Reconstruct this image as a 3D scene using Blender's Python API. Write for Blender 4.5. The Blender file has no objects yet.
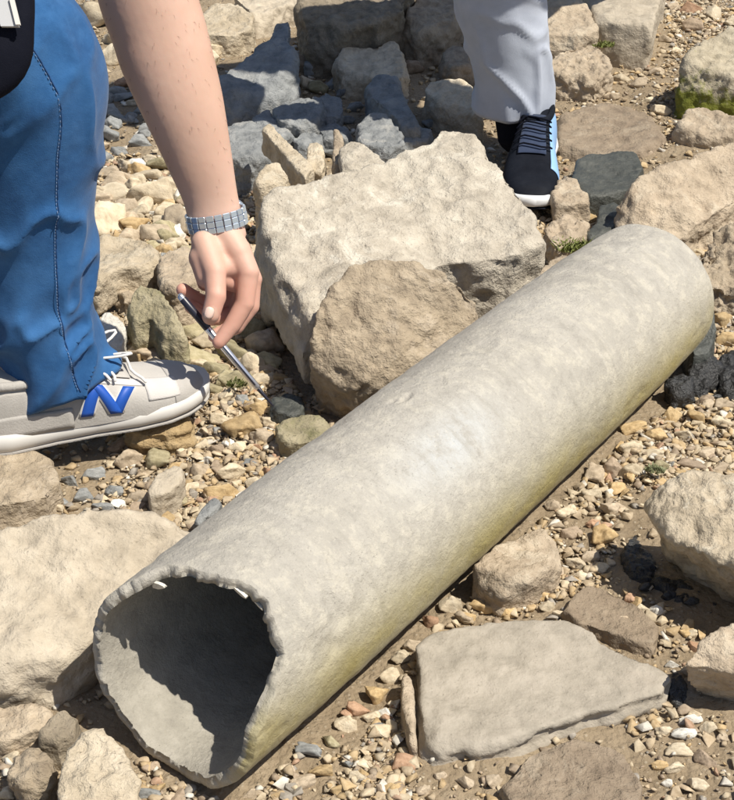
import bpy, bmesh, math, random
import numpy as np
from math import sin, cos, radians, pi, sqrt, atan2
from mathutils import Vector, Matrix

# ------------------------------------------------------------------ camera, sky, sun, exposure
SC = bpy.context.scene
COL = SC.collection
FPX, CH, PITCH = 1480.0, 1.03, radians(31)
cam_d = bpy.data.cameras.new('camera')
cam_d.sensor_fit = 'HORIZONTAL'; cam_d.sensor_width = 36.0
cam_d.lens = 36.0 * FPX / 734.0
cam_d.clip_start = 0.05; cam_d.clip_end = 2000
cam = bpy.data.objects.new('camera', cam_d); COL.objects.link(cam)
cam.location = (0, 0, CH); cam.rotation_euler = (pi/2 - PITCH, 0, 0)
SC.camera = cam

SUN_AZ, SUN_EL = radians(120), radians(60)      # azimuth clockwise from +Y (the way the camera looks)
W = bpy.data.worlds.new('World'); SC.world = W; W.use_nodes = True
nt = W.node_tree; nt.nodes.clear()
sky = nt.nodes.new('ShaderNodeTexSky'); sky.sky_type = 'NISHITA'; sky.sun_disc = False
sky.sun_elevation = SUN_EL; sky.sun_rotation = SUN_AZ
bg = nt.nodes.new('ShaderNodeBackground'); bg.inputs['Strength'].default_value = 0.075
wo = nt.nodes.new('ShaderNodeOutputWorld')
nt.links.new(sky.outputs[0], bg.inputs[0]); nt.links.new(bg.outputs[0], wo.inputs[0])
sun_d = bpy.data.lights.new('sun', 'SUN'); sun_d.energy = 4.6; sun_d.angle = radians(0.5); sun_d.color = (1, .94, .825)
sun = bpy.data.objects.new('sun', sun_d); COL.objects.link(sun)
SUNV = Vector((sin(SUN_AZ)*cos(SUN_EL), cos(SUN_AZ)*cos(SUN_EL), sin(SUN_EL)))
sun.rotation_euler = SUNV.to_track_quat('Z', 'Y').to_euler(); sun.location = (3, -1, 5)
SC.view_settings.view_transform = 'Standard'; SC.view_settings.look = 'None'
SC.view_settings.gamma = 1.0; SC.view_settings.use_curve_mapping = False
SC.view_settings.exposure = 0.32

# ------------------------------------------------------------------ pixel -> place
CAM = np.array([0, 0, CH]); RX = np.array([1., 0, 0])
FW = np.array([0, cos(PITCH), -sin(PITCH)]); UP = np.array([0, sin(PITCH), cos(PITCH)])
def ray(px, py): return RX*(px-367)/FPX + UP*(400-py)/FPX + FW
def P(px, py, z=0.0):                     # where the sight line of a photo pixel meets height z
    d = ray(px, py); return CAM + d*(z-CH)/d[2]
def C(px, py, dep): return CAM + ray(px, py)*dep
def proj(q):
    v = np.asarray(q) - CAM; d = v @ FW
    return 367 + FPX*(v @ RX)/d, 400 - FPX*(v @ UP)/d, d

# ------------------------------------------------------------------ noise (numpy, vectorised)
_rs = np.random.RandomState(7); _perm = _rs.permutation(256); _perm = np.concatenate([_perm]*3); _val = _rs.uniform(-1, 1, 256)
def vnoise(p):
    p = np.asarray(p, float); i = np.floor(p).astype(int); f = p - i; f = f*f*f*(f*(f*6-15)+10); i &= 255
    def h(dx, dy, dz):
        return _val[_perm[_perm[_perm[(i[:,0]+dx) & 255] + ((i[:,1]+dy) & 255)] + ((i[:,2]+dz) & 255)]]
    x, y, z = f[:,0], f[:,1], f[:,2]
    def L(a, b, t): return a+(b-a)*t
    return L(L(L(h(0,0,0),h(1,0,0),x), L(h(0,1,0),h(1,1,0),x), y), L(L(h(0,0,1),h(1,0,1),x), L(h(0,1,1),h(1,1,1),x), y), z)
def fbm(p, o=4, g=.5):
    s = 0; a = 1.0; p = np.asarray(p, float)
    for k in range(o):
        s = s + a*vnoise(p*(2**k) + 17.3*k); a *= g
    return s

# ------------------------------------------------------------------ materials
MATS = {}
class NB:
    def __init__(s, name):
        s.m = bpy.data.materials.new(name); s.m.use_nodes = True; s.t = s.m.node_tree; s.t.nodes.clear()
        s.out = s.n('ShaderNodeOutputMaterial'); s.b = s.n('ShaderNodeBsdfPrincipled'); s.l(s.b.outputs[0], s.out.inputs[0])
    def n(s, ty, **k):
        x = s.t.nodes.new(ty)
        for a, v in k.items(): setattr(x, a, v)
        return x
    def l(s, a, b): s.t.links.new(a, b)
    def coord(s, which='Object', scale=(1,1,1), rnd=True):
        tc = s.n('ShaderNodeTexCoord'); mp = s.n('ShaderNodeMapping'); mp.inputs['Scale'].default_value = scale
        s.l(tc.outputs[which], mp.inputs[0])
        if rnd:
            oi = s.n('ShaderNodeObjectInfo'); mu = s.n('ShaderNodeMath', operation='MULTIPLY'); mu.inputs[1].default_value = 37.0
            s.l(oi.outputs['Random'], mu.inputs[0]); s.l(mu.outputs[0], mp.inputs['Location'])
        return mp.outputs[0]
    def noise(s, co, scale, detail=5, rough=.6, dist=0):
        x = s.n('ShaderNodeTexNoise'); s.l(co, x.inputs['Vector'])
        x.inputs['Scale'].default_value = scale; x.inputs['Detail'].default_value = detail
        x.inputs['Roughness'].default_value = rough; x.inputs['Distortion'].default_value = dist
        return x.outputs[0]
    def vor(s, co, scale, feature='F1'):
        x = s.n('ShaderNodeTexVoronoi', feature=feature); s.l(co, x.inputs['Vector']); x.inputs['Scale'].default_value = scale
        return x.outputs[0]
    def ramp(s, fac, stops):
        r = s.n('ShaderNodeValToRGB'); e = r.color_ramp.elements
        while len(e) < len(stops): e.new(.5)
        for k, (p, c) in enumerate(stops):
            e[k].position = p; e[k].color = (*c, 1) if not isinstance(c, (int, float)) else (c, c, c, 1)
        s.l(fac, r.inputs[0]); return r.outputs[0]
    def mix(s, fac, a, b, mode='MIX'):
        x = s.n('ShaderNodeMix', data_type='RGBA', blend_type=mode)
        if isinstance(fac, (int, float)): x.inputs[0].default_value = fac
        else: s.l(fac, x.inputs[0])
        for k, v in ((6, a), (7, b)):
            if isinstance(v, tuple): x.inputs[k].default_value = (*v, 1)
            else: s.l(v, x.inputs[k])
        return x.outputs[2]
    def math(s, op, a, b=0.0):
        x = s.n('ShaderNodeMath', operation=op)
        for k, v in ((0, a), (1, b)):
            if isinstance(v, (int, float)): x.inputs[k].default_value = v
            else: s.l(v, x.inputs[k])
        return x.outputs[0]
    def bump(s, h, strength, dist, prev=None):
        x = s.n('ShaderNodeBump'); x.inputs['Strength'].default_value = strength; x.inputs['Distance'].default_value = dist
        s.l(h, x.inputs['Height'])
        if prev is not None: s.l(prev, x.inputs['Normal'])
        return x.outputs[0]
    def done(s, col=None, rough=.85, nor=None, **k):
        if col is not None:
            if isinstance(col, tuple): s.b.inputs['Base Color'].default_value = (*col, 1)
            else: s.l(col, s.b.inputs['Base Color'])
        if isinstance(rough, (int, float)): s.b.inputs['Roughness'].default_value = rough
        else: s.l(rough, s.b.inputs['Roughness'])
        if nor is not None: s.l(nor, s.b.inputs['Normal'])
        for a, v in k.items(): s.b.inputs[a].default_value = v
        return s.m

def plain(name, col, rough=.6, **k):
    if name in MATS: return MATS[name]
    MATS[name] = NB(name).done(col, rough, **k); return MATS[name]

def rock_mat(name, dark, mid, light, spot=None, spot_amt=.5, moss=None, bump=1.0, rough=.88, var=.25, strat=False, sc=1.0, mossax=None):
    b = NB(name); co = b.coord(); 
    n1 = b.noise(co, 7*sc, 6, .62, .3); n2 = b.noise(co, 34*sc, 6, .65); n3 = b.noise(co, 190*sc, 4, .6)
    c = b.ramp(n1, [(.30, dark), (.47, mid), (.68, light)])
    c = b.mix(.66, c, b.ramp(n2, [(.3, tuple(v*.72 for v in dark)), (.5, mid), (.72, tuple(min(1, v*1.15) for v in light))]))
    v = b.vor(co, 150*sc); sp = b.ramp(v, [(.05, 1.0), (.22, 0.0)])
    c = b.mix(b.math('MULTIPLY', sp, .28), c, tuple(q*.45 for q in dark))                # dark grains and pits
    if spot:
        n4 = b.noise(co, 21*sc, 5, .7, .6); f = b.ramp(n4, [(.53, 0.0), (.60, 1.0)])
        n5 = b.noise(co, 5*sc, 2, .5); f = b.math('MULTIPLY', f, b.ramp(n5, [(.42, 0.0), (.6, 1.0)]))
        c = b.mix(b.math('MULTIPLY', f, spot_amt), c, spot)
    if moss:
        n6 = b.noise(co, 15*sc, 5, .7); n7 = b.noise(co, 3.2, 2, .5)
        if mossax is not None:
            tc = b.n('ShaderNodeTexCoord'); sx = b.n('ShaderNodeSeparateXYZ'); b.l(tc.outputs['Object'], sx.inputs[0])
            hgt = b.math('ADD', b.math('MULTIPLY', sx.outputs[2], mossax[0]), mossax[1])
            f = b.ramp(b.math('ADD', n6, hgt), [(.55, 0.0), (.68, 1.0)])
        else:
            f = b.math('MULTIPLY', b.ramp(n6, [(.48, 0.0), (.60, 1.0)]), b.ramp(n7, [(.45, 0.0), (.6, 1.0)]))
        c = b.mix(f, c, moss)
    oi = b.n('ShaderNodeObjectInfo')
    br = b.math('ADD', b.math('MULTIPLY', oi.outputs['Random'], var), 1-var/2)
    hs = b.n('ShaderNodeHueSaturation'); b.l(c, hs.inputs['Color']); b.l(br, hs.inputs['Value'])
    nb = b.bump(n2, .7*bump, .012); nb = b.bump(n3, .75*bump, .004, nb); nb = b.bump(sp, .35*bump, -.002, nb)
    MATS[name] = b.done(hs.outputs[0], rough, nb); return MATS[name]

rock_mat('pale_block', (.36,.315,.25), (.46,.41,.335), (.56,.515,.43), spot=(.66,.62,.53), spot_amt=.7, moss=(.10,.09,.035), mossax=(-9, -.35))
rock_mat('tan_stone', (.30,.235,.165), (.41,.33,.24), (.51,.43,.325), spot=(.56,.49,.38))
rock_mat('brown_stone', (.26,.205,.145), (.365,.295,.21), (.46,.385,.285), spot=(.53,.45,.35), spot_amt=.4)
rock_mat('cream_stone', (.42,.34,.235), (.53,.445,.325), (.62,.54,.42), spot=(.68,.62,.5))
rock_mat('sand_slab', (.39,.33,.25), (.465,.40,.31), (.53,.465,.37), spot=(.60,.53,.42), spot_amt=.3, bump=.7)
rock_mat('grey_slab', (.345,.305,.245), (.395,.35,.285), (.44,.39,.325), spot=(.46,.40,.33), spot_amt=.25, bump=.45)
rock_mat('grey_stone', (.16,.17,.175), (.24,.248,.25), (.33,.335,.33), spot=(.45,.43,.39), spot_amt=.4)  # base cooled and darkened for the bluish shade over the hollow
rock_mat('ochre_stone', (.33,.225,.11), (.45,.325,.17), (.54,.42,.25), spot=(.58,.48,.32))
rock_mat('olive_stone', (.21,.18,.105), (.32,.28,.18), (.42,.37,.26), spot=(.16,.17,.06), moss=(.10,.11,.03))
rock_mat('mossy_stone', (.27,.23,.16), (.37,.32,.235), (.46,.41,.31), moss=(.155,.165,.02), mossax=(-3.2, .30))
rock_mat('dark_boulder', (.17,.14,.10), (.26,.215,.155), (.35,.295,.22), spot=(.36,.31,.24), spot_amt=.5)
rock_mat('wet_shade_black', (.022,.022,.022), (.036,.036,.037), (.065,.064,.062), rough=.3, bump=1.3)  # wet rock by the far pipe end; elsewhere the painted shadow of boulders
rock_mat('shadow_tint_green', (.042,.046,.042), (.060,.064,.058), (.085,.088,.078), rough=.55, bump=.7)  # near-black base colour carries the cast shadow on these stones
rock_mat('white_pebble', (.60,.56,.49), (.70,.67,.60), (.78,.76,.70))
rock_mat('mud', (.20,.15,.105), (.265,.205,.145), (.32,.255,.185), spot=(.40,.34,.26), spot_amt=.4, var=.1)
rock_mat('rust_pebble', (.30,.14,.075), (.40,.21,.12), (.48,.29,.18))

_rk = rock_mat
for nm, d_, m_, l_ in [('cream_stone', (.46,.37,.25), (.56,.47,.335), (.65,.57,.44)), ('tan_stone', (.35,.275,.19), (.46,.37,.265), (.55,.46,.345)), ('ochre_stone', (.38,.25,.115), (.49,.35,.18), (.57,.44,.26)),
                       ('olive_stone', (.27,.23,.13), (.38,.33,.20), (.47,.42,.29)), ('grey_stone', (.17,.178,.18), (.25,.255,.25), (.34,.34,.33)), ('white_pebble', (.60,.56,.49), (.70,.67,.60), (.78,.76,.70)),
                       ('rust_pebble', (.33,.18,.105), (.43,.265,.165), (.50,.34,.23)), ('brown_stone', (.25,.185,.125), (.34,.26,.185), (.43,.34,.25)), ('wet_shade_black', (.022,.022,.022), (.036,.036,.037), (.065,.064,.062))]:
    rock_mat(nm+'_small', d_, m_, l_, sc=.07, bump=.35, var=.35, rough=.25 if 'wet' in nm else .85)

# ------------------------------------------------------------------ mesh helpers
def tag(o, label=None, cat=None, group=None, kind=None):
    if label: o['label'] = label
    if cat: o['category'] = cat
    if group: o['group'] = group
    if kind: o['kind'] = kind
    return o
def link(o, parent=None):
    COL.objects.link(o)
    if parent is not None: o.parent = parent
    return o
def mesh_of(V, F, smooth=True):
    me = bpy.data.meshes.new('m'); me.from_pydata([tuple(v) for v in V], [], [tuple(int(i) for i in f) for f in F])
    if smooth: me.polygons.foreach_set('use_smooth', [True]*len(me.polygons))
    me.update(); return me
def obj(name, me, mat=None, parent=None, loc=(0,0,0)):
    me.name = name; o = bpy.data.objects.new(name, me); link(o, parent); o.location = loc
    if mat is not None:
        me.materials.clear(); me.materials.append(MATS[mat] if isinstance(mat, str) else mat)
    return o
def empty(name, loc=(0,0,0)):
    o = bpy.data.objects.new(name, None); o.empty_display_size = .05; o.location = loc; return link(o)
def get_v(me):
    a = np.empty(len(me.vertices)*3); me.vertices.foreach_get('co', a); return a.reshape(-1, 3)
def set_v(me, a): me.vertices.foreach_set('co', np.asarray(a).ravel()); me.update()
def get_n(me):
    a = np.empty(len(me.vertices)*3); me.vertices.foreach_get('normal', a); return a.reshape(-1, 3)
def get_e(me):
    a = np.empty(len(me.edges)*2, int); me.edges.foreach_get('vertices', a); return a.reshape(-1, 2)
def smooth_mesh(me, it, lam=.5):
    v = get_v(me); e = get_e(me); n = len(v); deg = np.bincount(e.ravel(), minlength=n)[:, None].clip(1)
    for _ in range(it):
        s = np.zeros_like(v)
        for k in range(3):
            s[:, k] = np.bincount(e[:, 0], v[e[:, 1], k], n) + np.bincount(e[:, 1], v[e[:, 0], k], n)
        v = v + lam*(s/deg - v)
    set_v(me, v)
def remesh(me, vox):
    o = bpy.data.objects.new('t', me); COL.objects.link(o)
    md = o.modifiers.new('r', 'REMESH'); md.mode = 'VOXEL'; md.voxel_size = vox; md.use_smooth_shade = True
    dg = bpy.context.evaluated_depsgraph_get(); r = bpy.data.meshes.new_from_object(o.evaluated_get(dg))
    bpy.data.objects.remove(o); bpy.data.meshes.remove(me)
    r.polygons.foreach_set('use_smooth', [True]*len(r.polygons)); r.update(); return r
def prism(top, bot):
    bm = bmesh.new(); n = len(top)
    a = [bm.verts.new(tuple(v)) for v in top]; b = [bm.verts.new(tuple(v)) for v in bot]
    f1 = bm.faces.new(a); f2 = bm.faces.new(b[::-1])
    for i in range(n): bm.faces.new((a[i], b[i], b[(i+1) % n], a[(i+1) % n]))
    bmesh.ops.triangulate(bm, faces=[f1, f2]); bmesh.ops.recalc_face_normals(bm, faces=bm.faces)
    me = bpy.data.meshes.new('m'); bm.to_mesh(me); bm.free(); return me
def facet(me, rs, n, depth):
    bm = bmesh.new(); bm.from_mesh(me); co = np.array([v.co[:] for v in bm.verts]); ext = np.ptp(co, axis=0).max()
    for _ in range(n):
        a = rs.uniform(0, 2*pi); u = rs.uniform(.05, .85); d = np.array([cos(a)*sqrt(1-u*u), sin(a)*sqrt(1-u*u), u])
        co = np.array([v.co[:] for v in bm.verts]); k = (co@d).max()-ext*depth*rs.uniform(.15, 1)
        r = bmesh.ops.bisect_plane(bm, geom=bm.verts[:]+bm.edges[:]+bm.faces[:], plane_co=tuple(d*k), plane_no=tuple(d), clear_outer=True)
        be = [e for e in bm.edges if e.is_boundary]
        if be: bmesh.ops.holes_fill(bm, edges=be, sides=0)
    bmesh.ops.triangulate(bm, faces=bm.faces); bmesh.ops.recalc_face_normals(bm, faces=bm.faces); bm.to_mesh(me); bm.free(); return me
def hull(pts):
    bm = bmesh.new()
    for p in pts: bm.verts.new(tuple(p))
    r = bmesh.ops.convex_hull(bm, input=bm.verts)
    bmesh.ops.delete(bm, geom=[v for v in bm.verts if not v.link_faces], context='VERTS')
    bmesh.ops.recalc_face_normals(bm, faces=bm.faces)
    me = bpy.data.meshes.new('m'); bm.to_mesh(me); bm.free(); return me
def catmull(P_, n):
    P_ = np.asarray(P_, float); Q = np.vstack([2*P_[0]-P_[1], P_, 2*P_[-1]-P_[-2]]); m = len(P_)-1
    t = np.linspace(0, m, n); i = np.minimum(t.astype(int), m-1); u = (t-i)[:, None]
    a, b, c, d = Q[i], Q[i+1], Q[i+2], Q[i+3]
    return .5*((2*b)+(-a+c)*u+(2*a-5*b+4*c-d)*u**2+(-a+3*b-3*c+d)*u**3)
def loft_grid(path, ref, n=60, seg=40, fn=None):
    """path rows: x,y,z,ra,rb. ring axis a ~ ref direction. returns V (n,seg,3) and parameters"""
    Q = catmull(path, n*6); dl = np.r_[0, np.cumsum(np.linalg.norm(np.diff(Q[:, :3], axis=0), axis=1))]
    u_ = np.linspace(0, dl[-1], n); Q = np.stack([np.interp(u_, dl, Q[:, k]) for k in range(5)], 1); c = Q[:, :3]; T = np.gradient(c, axis=0); T /= np.linalg.norm(T, axis=1)[:, None]
    ref = np.asarray(ref, float); A = ref - (T@ref)[:, None]*T; A /= np.linalg.norm(A, axis=1)[:, None]; B = np.cross(T, A)
    th = np.linspace(0, 2*pi, seg, endpoint=False)
    ra, rb = Q[:, 3][:, None], Q[:, 4][:, None]
    d = A[:, None]*(np.cos(th)*1.)[None, :, None]*ra[..., None] + B[:, None]*(np.sin(th))[None, :, None]*rb[..., None]
    if fn is not None:
        s = np.linspace(0, 1, n)[:, None]*np.ones((1, seg)); tt = np.ones((n, 1))*th[None]
        d = d*(1+fn(s, tt))[..., None]
    return c[:, None]+d
def grid_faces(n, seg, off=0, caps=True):
    F = []
    for i in range(n-1):
        for j in range(seg):
            k = (j+1) % seg; F.append((off+i*seg+j, off+i*seg+k, off+(i+1)*seg+k, off+(i+1)*seg+j))
    if caps:
        F.append(tuple(off+j for j in range(seg))[::-1]); F.append(tuple(off+(n-1)*seg+j for j in range(seg)))
    return F
class MB:
    def __init__(s): s.V = []; s.F = []
    def add(s, V, F):
        o = len(s.V); s.V += [tuple(v) for v in V]; s.F += [tuple(i+o for i in f) for f in F]
    def loft(s, path, ref, n=60, seg=40, fn=None, caps=True):
        G = loft_grid(path, ref, n, seg, fn); s.add(G.reshape(-1, 3), grid_faces(n, seg, 0, caps))
    def capsule(s, a, b, ra, rb, seg=14, flat=None):
        a, b = np.asarray(a, float), np.asarray(b, float); t = b-a; L = np.linalg.norm(t); t = t/L
        r = np.array([0, 0, 1.]) if abs(t[2]) < .9 else np.array([1., 0, 0]); u = np.cross(t, r); u /= np.linalg.norm(u); w = np.cross(t, u)
        rows = []
        for k in range(5):
            q = -pi/2+(k+.15)/5*pi/2; rows.append((a+t*ra*sin(q), ra*cos(q)))
        for k in range(5):
            q = (k+.85)/5*pi/2; rows.append((b+t*rb*sin(q), rb*cos(q)))
        V = []
        for c, r_ in rows:
            for j in range(seg):
                th = 2*pi*j/seg; V.append(c+r_*(cos(th)*u+sin(th)*w))
        s.add(V, grid_faces(len(rows), seg))
    def chain(s, pts, rs, seg=14):
        for i in range(len(pts)-1): s.capsule(pts[i], pts[i+1], rs[i], rs[i+1], seg)
    def box(s, c, ax, h):
        c = np.asarray(c, float); V = []
        for i in (-1, 1):
            for j in (-1, 1):
                for k in (-1, 1): V.append(c+ax[0]*h[0]*i+ax[1]*h[1]*j+ax[2]*h[2]*k)
        s.add(V, [(0,1,3,2),(4,6,7,5),(0,4,5,1),(2,3,7,6),(0,2,6,4),(1,5,7,3)])
    def mesh(s, smooth=True):
        me = mesh_of(s.V, s.F, smooth); bm = bmesh.new(); bm.from_mesh(me); bmesh.ops.recalc_face_normals(bm, faces=bm.faces); bm.to_mesh(me); bm.free(); return me

# ------------------------------------------------------------------ the ground: one sheet
def ground_h(x, y):
    x = np.atleast_1d(np.asarray(x, float)); y = np.atleast_1d(np.asarray(y, float))
    p = np.stack([x, y, 0*x], 1)
    h = .010*fbm(p*3.0+5, 3) + .0035*fbm(p*17+3, 3) + .0012*fbm(p*70, 2)
    far = np.clip((np.hypot(x, y-2)-3)/30, 0, 1)
    return h - .004 + far*0
def axis_steps(a, b, fine, lim):
    c = list(np.arange(a, b+1e-6, fine)); st = fine; x = c[-1]; hi = []
    while x < lim: st *= 1.35; x += st; hi.append(x)
    lo = []; st = fine; x = c[0]
    while x > -lim: st *= 1.35; x -= st; lo.append(x)
    return np.array(lo[::-1]+c+hi)
xs = axis_steps(-1.25, 1.35, .009, 400); ys = axis_steps(.7, 4.6, .010, 400)
GX, GY = np.meshgrid(xs, ys); gv = np.stack([GX.ravel(), GY.ravel(), ground_h(GX.ravel(), GY.ravel())], 1)
nx, ny = len(xs), len(ys); ii = (np.arange(ny-1)[:, None]*nx+np.arange(nx-1)[None]).ravel()
gm = mesh_of(gv, np.stack([ii, ii+1, ii+1+nx, ii+nx], 1))
b = NB('beach_ground'); co = b.coord('Object', rnd=False)
n1 = b.noise(co, 2.6, 5, .6); n2 = b.noise(co, 24, 6, .65); n3 = b.noise(co, 210, 4, .65); v1 = b.vor(co, 130); v2 = b.vor(co, 330)
c = b.ramp(n1, [(.32, (.21,.158,.098)), (.5, (.285,.22,.143)), (.68, (.345,.275,.185))])
c = b.mix(.5, c, b.ramp(n2, [(.3, (.17,.125,.075)), (.52, (.29,.225,.15)), (.75, (.39,.315,.22))]))
c = b.mix(b.math('MULTIPLY', b.ramp(v1, [(.10, 1.0), (.24, 0.0)]), .5), c, (.46,.40,.31))
c = b.mix(b.math('MULTIPLY', b.ramp(n3, [(.60, 0.0), (.70, 1.0)]), .5), c, (.13,.095,.065))
nb = b.bump(n2, .7, .012); nb = b.bump(v1, .6, -.004, nb); nb = b.bump(n3, .7, .003, nb)
MATS['ground'] = b.done(c, .92, nb)
ground = tag(obj('ground', gm, 'ground'), kind='structure')
def gz(x, y): return float(ground_h([x], [y])[0])

# ------------------------------------------------------------------ rocks
FOOT = []            # world footprints already taken
def rock(name, label, cat, top, zf, zb, mat, thick=None, flare=.06, shift=(0,0), sm=6, amp=.006, fr=9, vox=.0055, strat=0., group=None, keep=True, pit=0., bz=None, ncut=12, cut=.045):
    ys_ = [p[1] for p in top]; lo, hi = min(ys_), max(ys_)
    T = []
    for q in top:
        z = q[2] if len(q) > 2 else zb+(zf-zb)*(q[1]-lo)/max(1, hi-lo)
        z *= .62 if hi < 150 else (.8 if hi < 260 else 1)
        T.append(P(q[0], q[1], z))
    T = np.array(T)
    # break the traced edges into short uneven runs
    R = []; rs = random.Random(hash(label) & 0xffff if False else sum(map(ord, label)))
    for i in range(len(T)):
        a, c_ = T[i], T[(i+1) % len(T)]; L = np.linalg.norm(c_-a); k = max(1, int(L/.05))
        for j in range(k):
            t = j/k; q = a+(c_-a)*t
            if j: q = q+np.array([rs.uniform(-1, 1), rs.uniform(-1, 1), 0])*L*.035/sqrt(k)
            R.append(q)
    T = np.array(R); cen = T.mean(0)
    B = T.copy(); B[:, :2] = cen[:2]+(B[:, :2]-cen[:2])*(1+flare); B[:, 0] += shift[0]; B[:, 1] += shift[1]
    zbot = -.03 if thick is None else None
    B[:, 2] = (T[:, 2]-thick) if thick is not None else zbot
    if bz is not None: B[:, 2] = np.where(T[:, 2] > bz, -.02, B[:, 2])
    me = facet(prism(T, B), rs, ncut, cut); vox = min(vox, max(.0026, np.ptp(T, axis=0).max()/75)); me = remesh(me, vox); smooth_mesh(me, max(1, int(sm*.4)))
    o = np.array([cen[0], cen[1], 0 if thick is None else cen[2]-thick])
    v = get_v(me); n = get_n(me); seed = (sum(map(ord, label)) % 97)*3.1
    d = amp*fbm(v*fr+seed, 4, .52) + .42*amp*fbm(v*fr*6+seed, 3, .6)
    rid = 1-np.abs(fbm(v*fr*.8+seed+40, 3)); d -= .5*amp*np.clip(rid-.82, 0, 1)*6*.3
    if pit: d -= pit*np.clip(fbm(v*38+seed+9, 2)-.25, 0, 1)
    if strat:
        zz = v[:, 2]*1.0+.02*fbm(v*6+seed, 2); side = np.clip(1-np.abs(n[:, 2])*1.5, 0, 1)
        d += strat*side*np.sign(np.sin(zz*2*pi/.022+4*fbm(v*4, 1)))*.5
    v = v+n*d[:, None]; set_v(me, v-o)
    ob = obj(name, me, mat, loc=tuple(o)); tag(ob, label, cat, group)
    FOOT.append(T[:, :2].copy() if keep else T[:, :2].copy())
    return ob

# big ones round the pipe
rock('stone_block', 'large pale pitted rectangular block lying behind the pipe', 'rock',
     [(249,216,.175),(262,194,.20),(310,179,.205),(352,167,.21),(385,159,.21),(402,148,.22),(430,140,.225),(441,126,.235),(455,122,.235),(472,131,.23),(500,165,.21),(532,203,.185),(551,240,.155),(520,255,.15),(440,265,.14),(372,300,.13),(297,328,.12),(272,278,.145)],
     0, 0, 'pale_block', thick=.105, bz=.165, flare=-.07, sm=5, amp=.007, fr=8, pit=.006, vox=.005)
rock('boulder', 'brown flat-faced boulder leaning between the pale block and the pipe', 'rock',
     [(303,352,.105),(308,325,.14),(325,289,.17),(352,264,.19),(380,255,.195),(405,259,.195),(432,267,.185),(457,282,.165),(477,300,.14),(481,316,.12),(462,345,.09),(392,377,.085),(352,384,.075),(318,372,.08)],
     0, 0, 'brown_stone', ncut=9, cut=.035, flare=-.05, shift=(.015,.035), sm=4, amp=.0065, fr=10, pit=.004)
rock('stone_slab', 'broad smooth sandy slab beside the open end of the pipe', 'rock',
     [(-90,545,.10),(0,520,.115),(60,513,.12),(160,507,.115),(205,520,.10),(190,550,.095),(140,580,.08),(105,612,.07),(92,640,.06),(60,662,.055),(0,668,.06),(-90,660,.06)],
     0, 0, 'sand_slab', thick=.075, flare=-.05, sm=8, amp=.008, fr=8)
rock('stone', 'cream rounded stone in front of the sandy slab beside the pipe mouth', 'rock',
     [(58,790),(66,742),(82,728),(105,724),(122,742),(138,785),(136,830),(60,830)], .06, .085, 'cream_stone', flare=.14, sm=7, amp=.007, fr=11)
rock('stone_slab', 'thin flat grey-brown slab with a pointed end lying on the sand', 'rock',
     [(417,641),(432,630),(470,624),(500,621),(550,611),(588,618),(601,640),(640,659),(674,667),(668,688),(622,704),(588,709),(530,730),(490,749),(462,742),(440,748),(426,738),(420,700)],
     .024, .030, 'grey_slab', flare=.0, sm=2, amp=.003, fr=9, vox=.0042, strat=.004)
rock('stone_flake', 'narrow upright flake split from the end of the flat slab', 'rock',
     [(402,672),(409,665),(414,690),(415,725),(419,742),(411,738),(403,705)], .026, .03, 'tan_stone', flare=.02, sm=2, amp=.002, fr=12, vox=.0035)
rock('stone', 'tan flat-topped stone wedged against the lower side of the pipe', 'rock',
     [(474,566),(500,541),(540,526),(561,546),(560,563),(530,578),(503,584),(482,572)], .038, .046, 'tan_stone', flare=.02, sm=5, amp=.005, fr=12)
rock('boulder', 'pale sunlit boulder with a shaded lower face by the gravel', 'rock',
     [(645,497,.11),(668,480,.125),(695,475,.13),(745,482,.13),(800,495,.13),(800,600,.10),(734,566,.105),(705,552,.105),(676,538,.10),(655,515,.10)],
     0, 0, 'cream_stone', flare=-.22, shift=(.055,.05), sm=4, amp=.009, fr=9, pit=.004)
rock('stone', 'squared tan stone beside the pointed tip of the flat slab', 'rock',
     [(681,667,.06),(700,641,.075),(734,622,.085),(790,605,.09),(800,670,.07),(734,672,.06),(705,668,.06)], 0, 0, 'tan_stone', flare=-.12, shift=(.03,.035), sm=3, amp=.006, fr=10)
rock('boulder', 'long tan boulder with cracks and holes behind the far end of the pipe', 'rock',
     [(612,192,.10),(624,181,.12),(660,166,.14),(700,154,.15),(740,142,.155),(800,130,.16),(800,182,.10),(734,203,.085),(690,228,.07),(650,236,.06),(618,226,.06)],
     0, 0, 'tan_stone', thick=.085, flare=-.02, sm=4, amp=.009, fr=8, pit=.005, strat=.004)
rock('boulder', 'moss-fringed boulder above the little stone with the bluish shadow', 'rock',
     [(682,66,.17),(700,42,.19),(734,24,.20),(790,10,.2),(800,75,.17),(734,78,.15),(700,76,.15),(686,74,.15)], 0, 0, 'mossy_stone', flare=.02, sm=6, amp=.012, fr=9)
rock('stone', 'small pale wedge-shaped stone between mossy boulder and long boulder', 'rock',
     [(676,122,.07),(690,107,.08),(712,110,.08),(745,122,.07),(742,136,.05),(705,138,.045),(682,133,.05)], 0, 0, 'tan_stone', flare=.06, sm=5, amp=.006, fr=11)
rock('stone_block', 'flat-topped sandy block with a dark squared end', 'rock',
     [(580,-8,.15),(600,-25,.16),(668,-25,.16),(657,8,.145),(651,27,.14),(618,24,.14),(596,20,.14)], 0, 0, 'sand_slab', flare=.0, sm=3, amp=.005, fr=9)
rock('boulder', 'smooth rounded boulder beside the grey trouser leg', 'rock',
     [(530,12,.15),(552,0,.17),(575,-2,.17),(594,12,.15),(600,30,.13),(575,38,.12),(540,35,.12)], 0, 0, 'tan_stone', flare=.08, sm=14, amp=.008, fr=7)
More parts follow.
